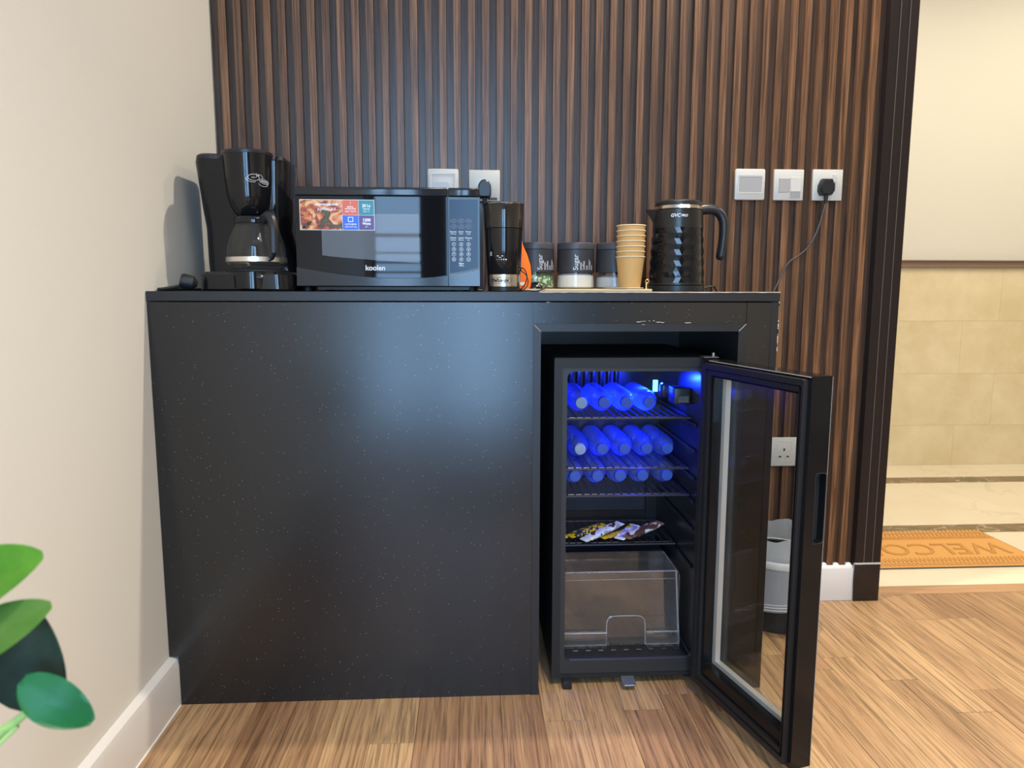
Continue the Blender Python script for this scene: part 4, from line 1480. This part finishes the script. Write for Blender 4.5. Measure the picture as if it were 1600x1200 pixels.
def plug(name, label, x, z, w, h, pts, flat=True, thick=0.026):
    t = thing(name, label, 'power plug', (x, 0.445, z))
    b = bm_new()
    out = [(x - w * 0.30, z + h * 0.5), (x + w * 0.30, z + h * 0.5), (x + w * 0.5, z + h * 0.12), (x + w * 0.5, z - h * 0.25), (x + w * 0.34, z - h * 0.5), (x - w * 0.34, z - h * 0.5), (x - w * 0.5, z - h * 0.25), (x - w * 0.5, z + h * 0.12)]
    if not flat:
        out = [(x + w / 2 * math.cos(R(a)), z + h * 0.08 + h * 0.42 * math.sin(R(a))) for a in range(0, 181, 18)] + [(x - w * 0.5, z - h * 0.30), (x - w * 0.40, z - h * 0.46), (x + w * 0.40, z - h * 0.46), (x + w * 0.5, z - h * 0.30)]
    cx_, cz_ = x, z
    secs = []
    for d, s in ((0.0, 1.0), (-thick * 0.55, 1.0), (-thick * 0.9, 0.93), (-thick, 0.80)):
        secs.append([(cx_ + (p[0] - cx_) * s, 0.4580 + d, cz_ + (p[1] - cz_) * s) for p in out])
    loft(b, secs)
    obj('plug', b, M_blacksatin, t, smooth=30)
    b = bm_new()
    yy = 0.4580 - thick * 0.5
    lathe(b, [(0.0062, 0.0), (0.0055, -0.006), (0.0058, -0.008), (0.0048, -0.014), (0.0050, -0.016), (0.0038, -0.024)], (x, yy, z - h * 0.46), 12)
    obj('strain_relief', b, M_rubber, t)
    b = bm_new()
    tube(b, [(x, yy, z - h * 0.46 - 0.020)] + pts, 0.0026, 8, 8)
    obj('cable', b, mat('grey_black_cable', (0.06, 0.055, 0.052), rough=0.35), t)
    return t


plug('power_plug', 'rounded black plug in the socket behind the microwave', 0.7200, 1.2080, 0.036, 0.052,
     [(0.720, 0.447, 1.14), (0.724, 0.455, 1.05), (0.722, 0.456, 0.96), (0.715, 0.456, 0.9365), (0.70, 0.452, 0.936)], flat=False)
t = plate(1.4195, 1.5060, 1.1870, 1.2725, 'wall_switch', 'white switch plate with one wide grey rocker, leftmost of the three', 'wall switch', 0.005)
b = bm_new(); ring(b, rrect(1.4275, 1.4985, 1.205, 1.2555, 0.001, 2), rrect(1.431, 1.495, 1.2085, 1.2505, 0.001, 2), 0.0, 0.0015, XZ(0.4572))
obj('raised_frame', b, M_white, t)
b = bm_new(); prism(b, [(1.4315, 1.209), (1.4945, 1.209), (1.4945, 1.250), (1.4315, 1.250)], 0.0, 0.0015, XZ(0.4575))
obj('rocker', b, M_grey, t)
t = plate(1.5305, 1.6155, 1.1870, 1.2715, 'wall_switch', 'white switch plate with two offset rockers, middle of the three', 'wall switch', 0.0015)
b = bm_new(); loft(b, [[(1.5445, 0.4583, 1.208), (1.5765, 0.4583, 1.209), (1.5765, 0.4583, 1.2475), (1.5445, 0.4583, 1.2475)], [(1.5455, 0.4560, 1.209), (1.5755, 0.4572, 1.210), (1.5755, 0.4572, 1.2465), (1.5455, 0.4560, 1.2465)]])
obj('rocker', b, M_grey, t)
b = bm_new(); loft(b, [[(1.5775, 0.4583, 1.2105), (1.6075, 0.4583, 1.2105), (1.6075, 0.4583, 1.2500), (1.5775, 0.4583, 1.2515)], [(1.5785, 0.4555, 1.2110), (1.6065, 0.4555, 1.2110), (1.6065, 0.4572, 1.2490), (1.5785, 0.4572, 1.2505)]])
obj('rocker', b, M_white, t)
b = bm_new(); box(b, 1.5775, 1.6065, 0.4576, 0.459, 1.1925, 1.2095, 0.0004)
obj('lower_rocker', b, M_grey, t)
t = plate(1.6420, 1.7275, 1.1875, 1.2725, 'wall_socket', 'white switched socket with an angular black plug, rightmost of the three', 'wall socket', 0.0015)
b = bm_new(); box(b, 1.6985, 1.7090, 0.4560, 0.459, 1.2365, 1.2585, 0.0006)
obj('switch', b, M_white, t)
b = bm_new(); box(b, 1.7000, 1.7085, 0.4578, 0.459, 1.2130, 1.2360, 0.0003)
obj('switch_recess', b, M_grey, t)
plug('power_plug', 'angular black plug with cable hanging from the rightmost socket', 1.6755, 1.2225, 0.040, 0.045,
     [(1.668, 0.447, 1.145), (1.660, 0.453, 1.105), (1.641, 0.457, 1.062), (1.612, 0.459, 1.034), (1.588, 0.459, 1.018), (1.572, 0.459, 0.995), (1.555, 0.460, 0.955), (1.535, 0.460, 0.90), (1.49, 0.459, 0.72), (1.42, 0.457, 0.45), (1.39, 0.44, 0.20)])
t = plate(1.5612, 1.6380, 0.4215, 0.5065, 'wall_socket', 'white three-pin wall socket low on the slats, seen through the fridge door glass', 'wall socket', 0.002)
pins(t, 1.5995, 0.4605)
b = bm_new(); ring(b, rrect(1.578, 1.6215, 0.437, 0.4955, 0.002, 2), rrect(1.5795, 1.620, 0.4385, 0.494, 0.002, 2), 0.0, 0.001, XZ(0.4579))
obj('raised_frame', b, M_white, t)

# ------------------------------------------------------------------ coffee grinder
GX, GY = 0.7592, 0.130
gr = thing('coffee_grinder', 'tall black coffee grinder with steel band at its foot beside the microwave', 'coffee grinder', (GX, GY, HC))
b = bm_new(); lathe(b, [(0.0355, HC + 0.0003), (0.0368, HC + 0.002), (0.0370, 0.9425)], (GX, GY, 0), 40)
obj('base', b, M_blacksatin, gr)
b = bm_new(); lathe(b, [(0.0372, 0.9427), (0.0380, 0.943), (0.0386, 0.9700), (0.0378, 0.9705)], (GX, GY, 0), 48)
obj('steel_band', b, mat('band_steel', (0.62, 0.59, 0.55), rough=0.22, metal=1.0), gr)
b = bm_new(); lathe(b, [(0.0385, 0.9707), (0.0390, 0.9715), (0.0432, 1.0738), (0.0420, 1.0745)], (GX, GY, 0), 48)
obj('body', b, M_blackgloss, gr)
b = bm_new(); lathe(b, [(0.0425, 1.0747), (0.0440, 1.0752), (0.0462, 1.1265), (0.0455, 1.128)], (GX, GY, 0), 48)
obj('lid', b, mat('smoked_plastic', (0.022, 0.018, 0.014), rough=0.06, spec=0.6), gr)
b = bm_new(); lathe(b, [(0.0450, 1.1281), (0.0462, 1.1285), (0.0458, 1.1305), (0.043, 1.1315), (0.02, 1.132)], (GX, GY, 0), 48)
obj('rim', b, mat('dark_chrome', (0.35, 0.33, 0.30), rough=0.15, metal=1.0), gr)
b = bm_new()
gfn = wrap(GX, GY, 0.0383)
text_bm(b, "De'Longhi", 0.0095, face_m(GX - 0.0105, -0.0006, 0.9565), 0.0002, 0.00035, fn=gfn)
obj('lettering', b, M_blackmatte, gr, smooth=0)
b = bm_new()
P = [gfn(Vector((GX - 0.0105 + 0.0275 * math.copysign(abs(math.cos(R(a))) ** 0.5, math.cos(R(a))), -0.0006, 0.9565 + 0.0066 * math.sin(R(a))))) for a in range(0, 360, 15)]
tube(b, P, 0.0004, 5, 1, closed=True)
obj('badge_outline', b, mat('navy_print', (0.02, 0.03, 0.10), rough=0.4), gr)
b = bm_new()
gf2 = wrap(GX, GY, 0.0409)
for x, z, w, h in ((-0.016, 1.0115, 0.0050, 0.0014), (-0.0055, 1.0115, 0.0040, 0.0014), (-0.0110, 1.0080, 0.0055, 0.0011)):
    box(b, GX + x - w / 2, GX + x + w / 2, -0.0006, 0.0002, z - h / 2, z + h / 2)
for i, s in enumerate((0.0005, 0.0007, 0.0010, 0.0012, 0.0014)):
    box(b, GX - 0.018 + i * 0.0052 - s, GX - 0.018 + i * 0.0052 + s, -0.0006, 0.0002, 1.0035 - s, 1.0035 + s)
for z in (1.018, 1.013):
    for s_ in (-1, 1):
        prism(b, [(GX - 0.0345, z + 0.0022), (GX - 0.0345 + s_ * 0.0022, z - 0.001), (GX - 0.0345 + s_ * 0.0030, z - 0.001), (GX - 0.0345, z + 0.0036)], -0.0006, 0.0002, lambda p, d: Vector((p[0], d, p[1])))
for v in b.verts:
    v.co = gf2(v.co)
obj('printed_marks', b, M_print, gr, smooth=0)
b = bm_new()
tube(b, [(0.797, 0.125, 0.936), (0.806, 0.120, 0.945), (0.812, 0.116, 0.965), (0.806, 0.114, 0.982), (0.798, 0.118, 0.985), (0.800, 0.122, 0.978), (0.808, 0.120, 0.972), (0.8145, 0.116, 0.958), (0.812, 0.112, 0.944), (0.804, 0.110, 0.936), (0.800, 0.108, 0.934)], 0.0014, 6, 6)
tube(b, [(0.800, 0.108, 0.9335), (0.815, 0.100, 0.9335), (0.838, 0.105, 0.9335), (0.858, 0.118, 0.944), (0.850, 0.122, 0.950), (0.835, 0.122, 0.953), (0.822, 0.120, 0.952)], 0.0016, 6, 6)
obj('cord', b, M_rubber, gr)
b = bm_new()
loft(b, [rr_sec(0.821, 0.850, 0.122, 0.148, 0.938, 0.006, 3), rr_sec(0.822, 0.848, 0.123, 0.147, 0.946, 0.006, 3), rr_sec(0.826, 0.838, 0.127, 0.143, 0.952, 0.004, 3)])
obj('plug', b, M_blackgloss, gr)

# ------------------------------------------------------------------ tray, orange pouch, canisters, cups
tr = thing('serving_tray', 'thin pale bamboo tray under the canisters and cups', 'tray', (0.955, 0.24, HC))
b = bm_new(); box(b, 0.803, 1.108, 0.121, 0.345, HC + 0.0004, 0.9375, 0.001)
obj('board', b, mat('bamboo', (0.66, 0.50, 0.26), rough=0.5), tr)
b = bm_new()
lathe(b, [(0.0045, 0.9376), (0.0045, 0.9392), (0.0022, 0.9405), (0.0022, 0.952)], (1.1005, 0.150, 0), 12)
P = [(1.1025 + 0.0042 * math.cos(R(a)), 0.150, 0.9560 + 0.0042 * math.sin(R(a))) for a in range(0, 360, 24)]
tube(b, P, 0.0013, 6, 1, closed=True)
obj('handle', b, M_brass, tr)['label'] = 'small brass ring handle'

pg = thing('snack_pouch', 'bright orange pouch tucked behind the coffee grinder', 'pouch', (0.79, 0.198, 0.9378))
M_or = mat('orange_foil', (0.90, 0.17, 0.01), rough=0.38)
b = bm_new()
def psec(z, hw, hd_, cx_):
    return [(cx_ + hw * math.copysign(abs(math.cos(R(a))) ** 0.8, math.cos(R(a))), 0.1985 + hd_ * math.sin(R(a)), z) for a in range(0, 360, 20)]
loft(b, [psec(0.938, 0.033, 0.012, 0.790), psec(0.945, 0.036, 0.013, 0.791), psec(0.970, 0.0385, 0.012, 0.791), psec(0.995, 0.0365, 0.010, 0.790), psec(1.020, 0.030, 0.007, 0.7885), psec(1.042, 0.0215, 0.003, 0.787), psec(1.058, 0.0185, 0.0012, 0.786)])
obj('pouch', b, M_or, pg, smooth=60)
b = bm_new(); box(b, 0.765, 0.812, 0.1835, 0.1845, 0.946, 0.954)
obj('white_label', b, M_print, pg)

CYY = 0.262
M_sleeve = mat('charcoal_sleeve', (0.030, 0.032, 0.037), rough=0.45)
M_cglass = glass_mat('canister_glass', (0.93, 0.95, 0.94), ior=1.5, haze=0.04, haze_col=(0.7, 0.7, 0.7))
def canister(x, label, fill_m, fill_h, words, off, r=0.0470):
    t = thing('canister', label, 'canister', (x, CYY, 0.9378), 0, 'kitchen canisters on the tray')
    b = bm_new()
    lathe(b, [(0.044, 0.9379), (0.0485, 0.9395), (0.0490, 0.944), (0.0470, 0.975), (0.0455, 0.982)], (x, CYY, 0), 40, cap1=False)
    obj('jar', b, M_cglass, t)
    b = bm_new()
    lathe(b, [(0.0425, 0.9405), (0.0465, 0.943), (0.0450, 0.9405 + fill_h * 0.8), (0.030, 0.9405 + fill_h), (0.01, 0.9405 + fill_h * 1.02)], (x, CYY, 0), 28)
    obj('contents', b, fill_m, t)
    b = bm_new()
    lathe(b, [(0.0462, 0.979), (0.0474, 0.9795), (0.0470, 1.034), (0.0455, 1.0345)], (x, CYY, 0), 48)
    obj('sleeve', b, M_sleeve, t)
    b = bm_new()
    lathe(b, [(0.0455, 1.0348), (0.0472, 1.0355), (0.0472, 1.0480), (0.0460, 1.0510), (0.0425, 1.0522), (0.040, 1.0505), (0.01, 1.0505)], (x, CYY, 0), 48)
    obj('lid', b, mat('charcoal_lid', (0.050, 0.052, 0.056), rough=0.4), t)
    b = bm_new()
    fn = wrap(x, CYY, 0.0474)
    rot = R(90)
    if words:
        text_bm(b, 'Sugar', 0.0175, face_m(x + off, -0.0004, 0.9835, rot), 0.0001, 0.0001, 'LEFT', fn=fn)
        for i, w in enumerate(words):
            text_bm(b, w, 0.0088, face_m(x + off + 0.0118 + i * 0.0080, -0.0004, 0.9845, rot), 0.0001, 0.00005, 'LEFT', fn=fn)
        obj('lettering', b, mat('canister_print', (0.55, 0.56, 0.58), rough=0.5), t, smooth=0)
    else:
        b.free()
    return t


wl = ['pasta', 'coffee', 'tea', 'vinegar', 'salt']
canister(0.8440, 'charcoal canister with green sachets inside, beside the orange pouch', wrap_mat('tea_sachets', [(0.55, 0.62, 0.55), (0.12, 0.28, 0.06), (0.05, 0.16, 0.05), (0.60, 0.55, 0.40)], 70), 0.036, wl, 0.008)
canister(0.9460, 'charcoal canister half full of white sugar, middle of the three', mat('white_sugar', (0.74, 0.71, 0.66), rough=0.9, bump=(400, 0.5, 0.001)), 0.038, wl, -0.006)
canister(1.0450, 'charcoal canister with grey-white powder, partly behind the paper cups', mat('creamer_powder', (0.50, 0.50, 0.52), rough=0.9, bump=(300, 0.5, 0.001)), 0.032, None, 0)
b = bm_new()
lathe(b, [(0.036, 0.9377), (0.045, 0.9385), (0.049, 0.9405), (0.0485, 0.9410), (0.044, 0.9395), (0.02, 0.9388)], (1.050, 0.172, 0), 36)
o = obj('saucer', b, mat('white_china', (0.72, 0.71, 0.68), rough=0.25))
tag(o, 'small white saucer under the stack of paper cups', 'saucer')
# paper cups, one inside the other
M_cup = mat('kraft_paper_cup', (0.58, 0.33, 0.11), rough=0.6)
M_rim = mat('cup_rim', (0.74, 0.60, 0.40), rough=0.5)
cxp, cyp, cz0 = 1.0645, 0.168, 0.9392
cup = thing('paper_cup', 'kraft paper cup, lowest of the stack', 'paper cup', (cxp, cyp, cz0), 0, 'kraft paper cups stacked on the tray')
b = bm_new()
H = 0.0745
outer = [(0.0248, 0.0), (0.0252, 0.001), (0.0338, H)]
inner = [(0.0334, H), (0.0251, 0.006), (0.006, 0.0059)]
lathe(b, [(r, cz0 + z) for r, z in [(0.0236, 0.0)] + outer[1:] + inner], (cxp, cyp, 0), 36)
obj('wall', b, M_cup, cup)
b = bm_new()
P = [(cxp + 0.0343 * math.cos(R(a)), cyp + 0.0343 * math.sin(R(a)), cz0 + H) for a in range(0, 360, 10)]
tube(b, P, 0.0013, 8, 1, closed=True)
obj('rim', b, M_rim, cup)
nm = ['second', 'third', 'fourth', 'fifth', 'sixth']
for i in range(1, 7):
    lab = 'kraft paper cup, topmost of the stack' if i == 6 else 'kraft paper cup, %s from the bottom of the stack' % nm[i - 1]
    dup(cup, (cxp + 0.0001 * i, cyp, cz0 + 0.0122 * i), 0, lab)

# ------------------------------------------------------------------ kettle
KX, KY = 1.188, 0.205
kt = thing('electric_kettle', 'black electric kettle with a diamond-faceted body at the right of the worktop', 'kettle', (KX, KY, HC))
b = bm_new(); lathe(b, [(0.066, HC + 0.0003), (0.0685, HC + 0.002), (0.0685, 0.9455), (0.066, 0.947)], (KX, KY, 0), 48)
obj('power_base', b, M_blacksatin, kt)
b = bm_new()
def kr(z):
    return 0.0672 + (0.0588 - 0.0672) * (z - 0.9472) / (1.127 - 0.9472)
NA, z0_, z1_, NR = 32, 0.9525, 1.0835, 10
def kp(a, z, off=0.0):
    r_ = kr(z) + off
    return Vector((KX + r_ * math.cos(a), KY + r_ * math.sin(a), z))
# faceted belt: every cell is a low pyramid; rows are offset so that the edges run as a net of diamonds
hz = (z1_ - z0_) / NR
grid = {}
for j in range(NR + 1):
    for i in range(NA):
        a = 2 * PI * (i + (0.5 if j % 2 else 0.0)) / NA
        off = 0.0
        grid[(j, i)] = b.verts.new(kp(a, z0_ + hz * j, 0.0003 if j in (0, NR) else (0.0012 if j % 2 == 0 else -0.0010)))
for j in range(NR):
    for i in range(NA):
        i2 = (i + 1) % NA
        if j % 2 == 0:
            b.faces.new((grid[(j, i)], grid[(j, i2)], grid[(j + 1, i)]))
            b.faces.new((grid[(j, i2)], grid[(j + 1, i2)], grid[(j + 1, i)]))
        else:
            b.faces.new((grid[(j, i)], grid[(j + 1, i2)], grid[(j + 1, i)]))
            b.faces.new((grid[(j, i)], grid[(j, i2)], grid[(j + 1, i2)]))
obj('faceted_belt', b, M_blackgloss, kt, smooth=0)
b = bm_new()
lathe(b, [(0.060, 0.9472), (kr(0.9472) + 0.0006, 0.948), (kr(z0_) + 0.0006, z0_), (kr(z0_) - 0.003, z0_ + 0.001), (kr(1.02) - 0.004, 1.02), (kr(z1_) - 0.003, z1_ - 0.001), (kr(z1_) + 0.0006, z1_), (kr(1.10) + 0.0006, 1.10), (kr(1.127), 1.1265), (0.055, 1.128)], (KX, KY, 0), 56)
obj('body', b, mat('black_painted_steel', (0.016, 0.015, 0.014), rough=0.28), kt)
b = bm_new(); lathe(b, [(0.0560, 1.1282), (0.0582, 1.1286), (0.0560, 1.1365), (0.052, 1.137)], (KX, KY, 0), 48)
obj('chrome_ring', b, mat('ring_steel', (0.72, 0.66, 0.58), rough=0.18, metal=1.0), kt)
b = bm_new(); lathe(b, [(0.0550, 1.1372), (0.0562, 1.138), (0.0555, 1.1455), (0.050, 1.1495), (0.02, 1.1505)], (KX, KY, 0), 48)
obj('lid', b, M_blacksatin, kt)
b = bm_new()
sp_ = []
for z, tip, hw in ((1.096, 0.0605, 0.002), (1.112, 0.070, 0.009), (1.1285, 0.081, 0.016)):
    sp_.append([(KX - 0.050, KY - hw * 1.3, z), (KX - tip + 0.004, KY - hw * 0.45, z), (KX - tip, KY, z), (KX - tip + 0.004, KY + hw * 0.45, z), (KX - 0.050, KY + hw * 1.3, z)])
loft(b, sp_)
obj('spout', b, M_blacksatin, kt, smooth=30)
b = bm_new()
hp_ = smooth_path([(KX + 0.050, KY, 1.1285), (KX + 0.075, KY, 1.1315), (KX + 0.098, KY, 1.126), (KX + 0.1125, KY, 1.106), (KX + 0.1145, KY, 1.075), (KX + 0.1125, KY, 1.045), (KX + 0.1085, KY, 1.0175)], 6)
secs = []
for i, p in enumerate(hp_):
    d = (hp_[min(i + 1, len(hp_) - 1)] - hp_[max(i - 1, 0)]).normalized()
    n_ = Vector((d.z, 0, -d.x))
    t_ = i / (len(hp_) - 1)
    w_ = 0.0125 - 0.0025 * t_
    secs.append([p + n_ * (w_ * math.cos(R(a))) + Vector((0, 0.0135 * math.sin(R(a)), 0)) for a in range(0, 360, 24)])
e_ = hp_[-1]
d = (hp_[-1] - hp_[-2]).normalized()
secs.append([e_ + d * 0.006 + (q - e_) * 0.75 for q in secs[-1]])
secs.append([e_ + d * 0.0085 + (q - e_ - d * 0.006) * 0.5 for q in secs[-1]])
loft(b, secs)
obj('handle', b, M_blacksatin, kt, smooth=50)
b = bm_new()
kfn = wrap(KX, KY, 0.0597)
text_bm(b, 'GVC', 0.0108, face_m(KX - 0.0225, -0.0012, 1.1105), 0.0002, 0.0003, shear=0.2, fn=kfn)
text_bm(b, 'PRO', 0.0080, face_m(KX - 0.0020, -0.0012, 1.1100), 0.0002, 0.00025, shear=0.2, fn=kfn)
obj('lettering', b, M_print, kt, smooth=0)
b = bm_new()
tube(b, [(KX + 0.060, KY + 0.02, 0.9365), (KX + 0.085, KY + 0.04, 0.9415), (1.31, 0.28, 0.9465), (1.345, 0.38, 0.9425), (1.380, 0.452, 0.925), (1.40, 0.456, 0.85), (1.40, 0.456, 0.75)], 0.0026, 8, 6)
obj('cord', b, mat('kettle_cord', (0.05, 0.045, 0.042), rough=0.35), kt)

# ------------------------------------------------------------------ waste bin with liner
BX, BY = 1.545, 0.338
bn = thing('waste_bin', 'black waste bin on the floor between cabinet and slats', 'bin', (BX, BY, 0))
b = bm_new()
lathe(b, [(0.082, 0.0003), (0.086, 0.003), (0.100, 0.205), (0.0985, 0.205), (0.084, 0.006), (0.02, 0.005)], (BX, BY, 0), 40)
obj('body', b, M_blacksatin, bn)
b = bm_new()
P = [(BX + 0.1000 * math.cos(R(a)), BY + 0.1000 * math.sin(R(a)), 0.205) for a in range(0, 360, 10)]
tube(b, P, 0.0030, 8, 1, closed=True)
obj('rim', b, M_blacksatin, bn)
M_bag = glass_mat('thin_white_film', (0.88, 0.90, 0.92), ior=1.4, rough=0.25, haze=0.80, haze_col=(0.90, 0.93, 0.95))
b = bm_new()
N = 64
rings_ = []
rg = random.Random(4)
ph = [rg.uniform(0, 6.28) for _ in range(6)]
for z, r_, amp in ((0.062, 0.0945, 0.0010), (0.085, 0.0968, 0.0015), (0.13, 0.100, 0.0016), (0.17, 0.1025, 0.0012), (0.198, 0.1052, 0.0004), (0.209, 0.1065, 0.0004), (0.225, 0.1035, 0.003), (0.245, 0.100, 0.005), (0.268, 0.098, 0.007)):
    ring_ = []
    for i in range(N):
        a = 2 * PI * i / N
        w_ = sum(math.sin(a * f + ph[k_]) for k_, f in enumerate((5, 9, 14, 21))) / 3
        zz = z + (0.006 * math.sin(a * 7 + 1) if z > 0.26 else 0) + (0.010 * math.sin(a * 1 + 2.2) if z < 0.07 else 0)
        rr_ = r_ + amp * w_
        ring_.append(b.verts.new((BX + rr_ * math.cos(a), BY + rr_ * math.sin(a), zz)))
    rings_.append(ring_)
for k_ in range(len(rings_) - 1):
    for i in range(N):
        j = (i + 1) % N
        b.faces.new((rings_[k_][i], rings_[k_][j], rings_[k_ + 1][j], rings_[k_ + 1][i]))
ln = thing('bin_liner', 'crumpled translucent white bag hanging over the bin rim', 'bin bag', (BX, BY, 0.2))
obj('film', b, M_bag, ln, smooth=70)
b = bm_new()
P = [(BX + 0.0965 * math.cos(R(a)), BY + 0.0965 * math.sin(R(a)), 0.068 + 0.010 * math.sin(R(a) + 2.2)) for a in range(0, 360, 10)]
for dz in (0, 0.008, 0.016):
    tube(b, [(p[0] * 1.0, p[1], p[2] + dz) for p in P], 0.0012, 5, 1, closed=True)
lathe(b, [(0.1055, 0.188), (0.1075, 0.192), (0.1078, 0.207), (0.1066, 0.2095), (0.1058, 0.207), (0.1050, 0.190)], (BX, BY, 0), 40, cap0=False, cap1=False)
obj('hem', b, mat('white_film_fold', (0.82, 0.81, 0.78), rough=0.5), ln)

# ------------------------------------------------------------------ potted plant at the left, close to the camera
PX, PY = 0.145, -0.93
pl = thing('potted_plant', 'leafy green plant in the foreground by the left wall', 'plant', (PX, PY, 0))
b = bm_new()
lathe(b, [(0.075, 0.0003), (0.080, 0.004), (0.105, 0.200), (0.100, 0.200), (0.092, 0.178), (0.03, 0.175)], (PX, PY, 0), 36)
obj('pot', b, mat('white_ceramic', (0.70, 0.69, 0.66), rough=0.3), pl)
b = bm_new(); lathe(b, [(0.092, 0.170), (0.094, 0.183), (0.05, 0.187), (0.01, 0.188)], (PX, PY, 0), 24)
obj('soil', b, mat('potting_soil', (0.05, 0.03, 0.02), rough=0.95, bump=(80, 1.0, 0.004)), pl)
def leaf_mat(name, c1, c2, rough=0.35):
    return mat(name, c1, rough=rough, spec=0.5, var=(18, c2))
LM = {
    'lime': leaf_mat('lime_leaf', (0.075, 0.27, 0.020), (0.16, 0.40, 0.035)),
    'olive': leaf_mat('olive_leaf', (0.060, 0.21, 0.025), (0.14, 0.28, 0.05)),
    'dark': leaf_mat('dark_leaf', (0.012, 0.035, 0.030), (0.05, 0.09, 0.06)),
    'emerald': leaf_mat('emerald_leaf', (0.014, 0.17, 0.050), (0.030, 0.24, 0.080)),
}
M_stem = mat('green_stem', (0.30, 0.48, 0.14), rough=0.5)
def leaf(base, tip, width, nrm, m, cup=0.25, arch=0.12):
    base, tip, nrm = Vector(base), Vector(tip), Vector(nrm).normalized()
    d = tip - base
    L = d.length
    X = d.normalized()
    Z = (nrm - X * nrm.dot(X)).normalized()
    Yv = Z.cross(X)
    b = bm_new()
    nu, nv = 14, 8
    g = []
    for i in range(nu + 1):
        u = i / nu
        hw = width / 2 * (max(0.0, math.sin(PI * min(1, u * 0.96 + 0.02) ** 0.85)) ** 0.62)
        row = []
        for j in range(nv + 1):
            v = -1 + 2 * j / nv
            z = cup * hw * (v * v) + arch * L * math.sin(PI * u) - 0.05 * hw * math.exp(-(v * 5) ** 2)
            row.append(b.verts.new(base + X * (u * L) + Yv * (v * hw) + Z * z))
        g.append(row)
    for i in range(nu):
        for j in range(nv):
            b.faces.new((g[i][j], g[i + 1][j], g[i + 1][j + 1], g[i][j + 1]))
    bmesh.ops.solidify(b, geom=b.faces[:], thickness=0.0012)
    o_ = obj('leaf', b, m, pl, smooth=60)
    return o_
toC = Vector((0.15, -0.6, 0.25))
leaf((0.214, -0.90, 0.648), (0.2945, -0.90, 0.692), 0.058, (-0.22, -0.80, 0.55), LM['lime'], 0.28, 0.06)
leaf((0.218, -0.915, 0.602), (0.301, -0.905, 0.647), 0.046, (-0.22, -0.85, 0.50), LM['olive'], 0.15, 0.06)
leaf((0.262, -0.878, 0.528), (0.2730, -0.885, 0.634), 0.070, (0.10, -1.0, 0.05), LM['dark'], 0.35, 0.05)
leaf((0.2735, -0.912, 0.5790), (0.3290, -0.905, 0.5310), 0.041, (0.25, -0.90, 0.35), LM['emerald'], 0.15, 0.10)
leaf((0.20, -0.93, 0.58), (0.135, -0.96, 0.63), 0.045, (-0.1, -0.5, 0.8), LM['emerald'])
leaf((0.17, -0.93, 0.54), (0.11, -0.90, 0.57), 0.045, (0.0, -0.3, 0.9), LM['lime'])
leaf((0.17, -0.95, 0.46), (0.245, -0.97, 0.465), 0.045, (0.1, -0.4, 0.8), LM['olive'])
b = bm_new()
tube(b, [(PX, PY, 0.18), (PX + 0.02, PY, 0.35), (0.205, -0.925, 0.47), (0.240, -0.905, 0.518), (0.2565, -0.905, 0.531), (0.2740, -0.906, 0.547), (0.2820, -0.910, 0.564)], 0.0045, 8, 6, rs=(0.006, 0.0030))
obj('stem', b, M_stem, pl)
b = bm_new(); tube(b, [(PX + 0.02, PY + 0.005, 0.18), (0.185, -0.92, 0.42), (0.20, -0.91, 0.58), (0.218, -0.90, 0.650)], 0.003, 8, 6, rs=(0.005, 0.002))
obj('stem', b, M_stem, pl)
b = bm_new(); tube(b, [(0.19, -0.925, 0.45), (0.205, -0.92, 0.54), (0.222, -0.915, 0.603)], 0.002, 8, 6)
obj('stem', b, M_stem, pl)
b = bm_new(); tube(b, [(0.22, -0.925, 0.49), (0.262, -0.906, 0.530)], 0.002, 8, 1)
obj('stem', b, M_stem, pl)
b = bm_new(); tube(b, [(PX - 0.01, PY - 0.005, 0.18), (0.16, -0.94, 0.40), (0.17, -0.93, 0.54), (0.20, -0.93, 0.58)], 0.003, 8, 6)
tube(b, [(0.155, -0.94, 0.36), (0.17, -0.95, 0.46)], 0.002, 6, 1)
obj('stem', b, M_stem, pl)
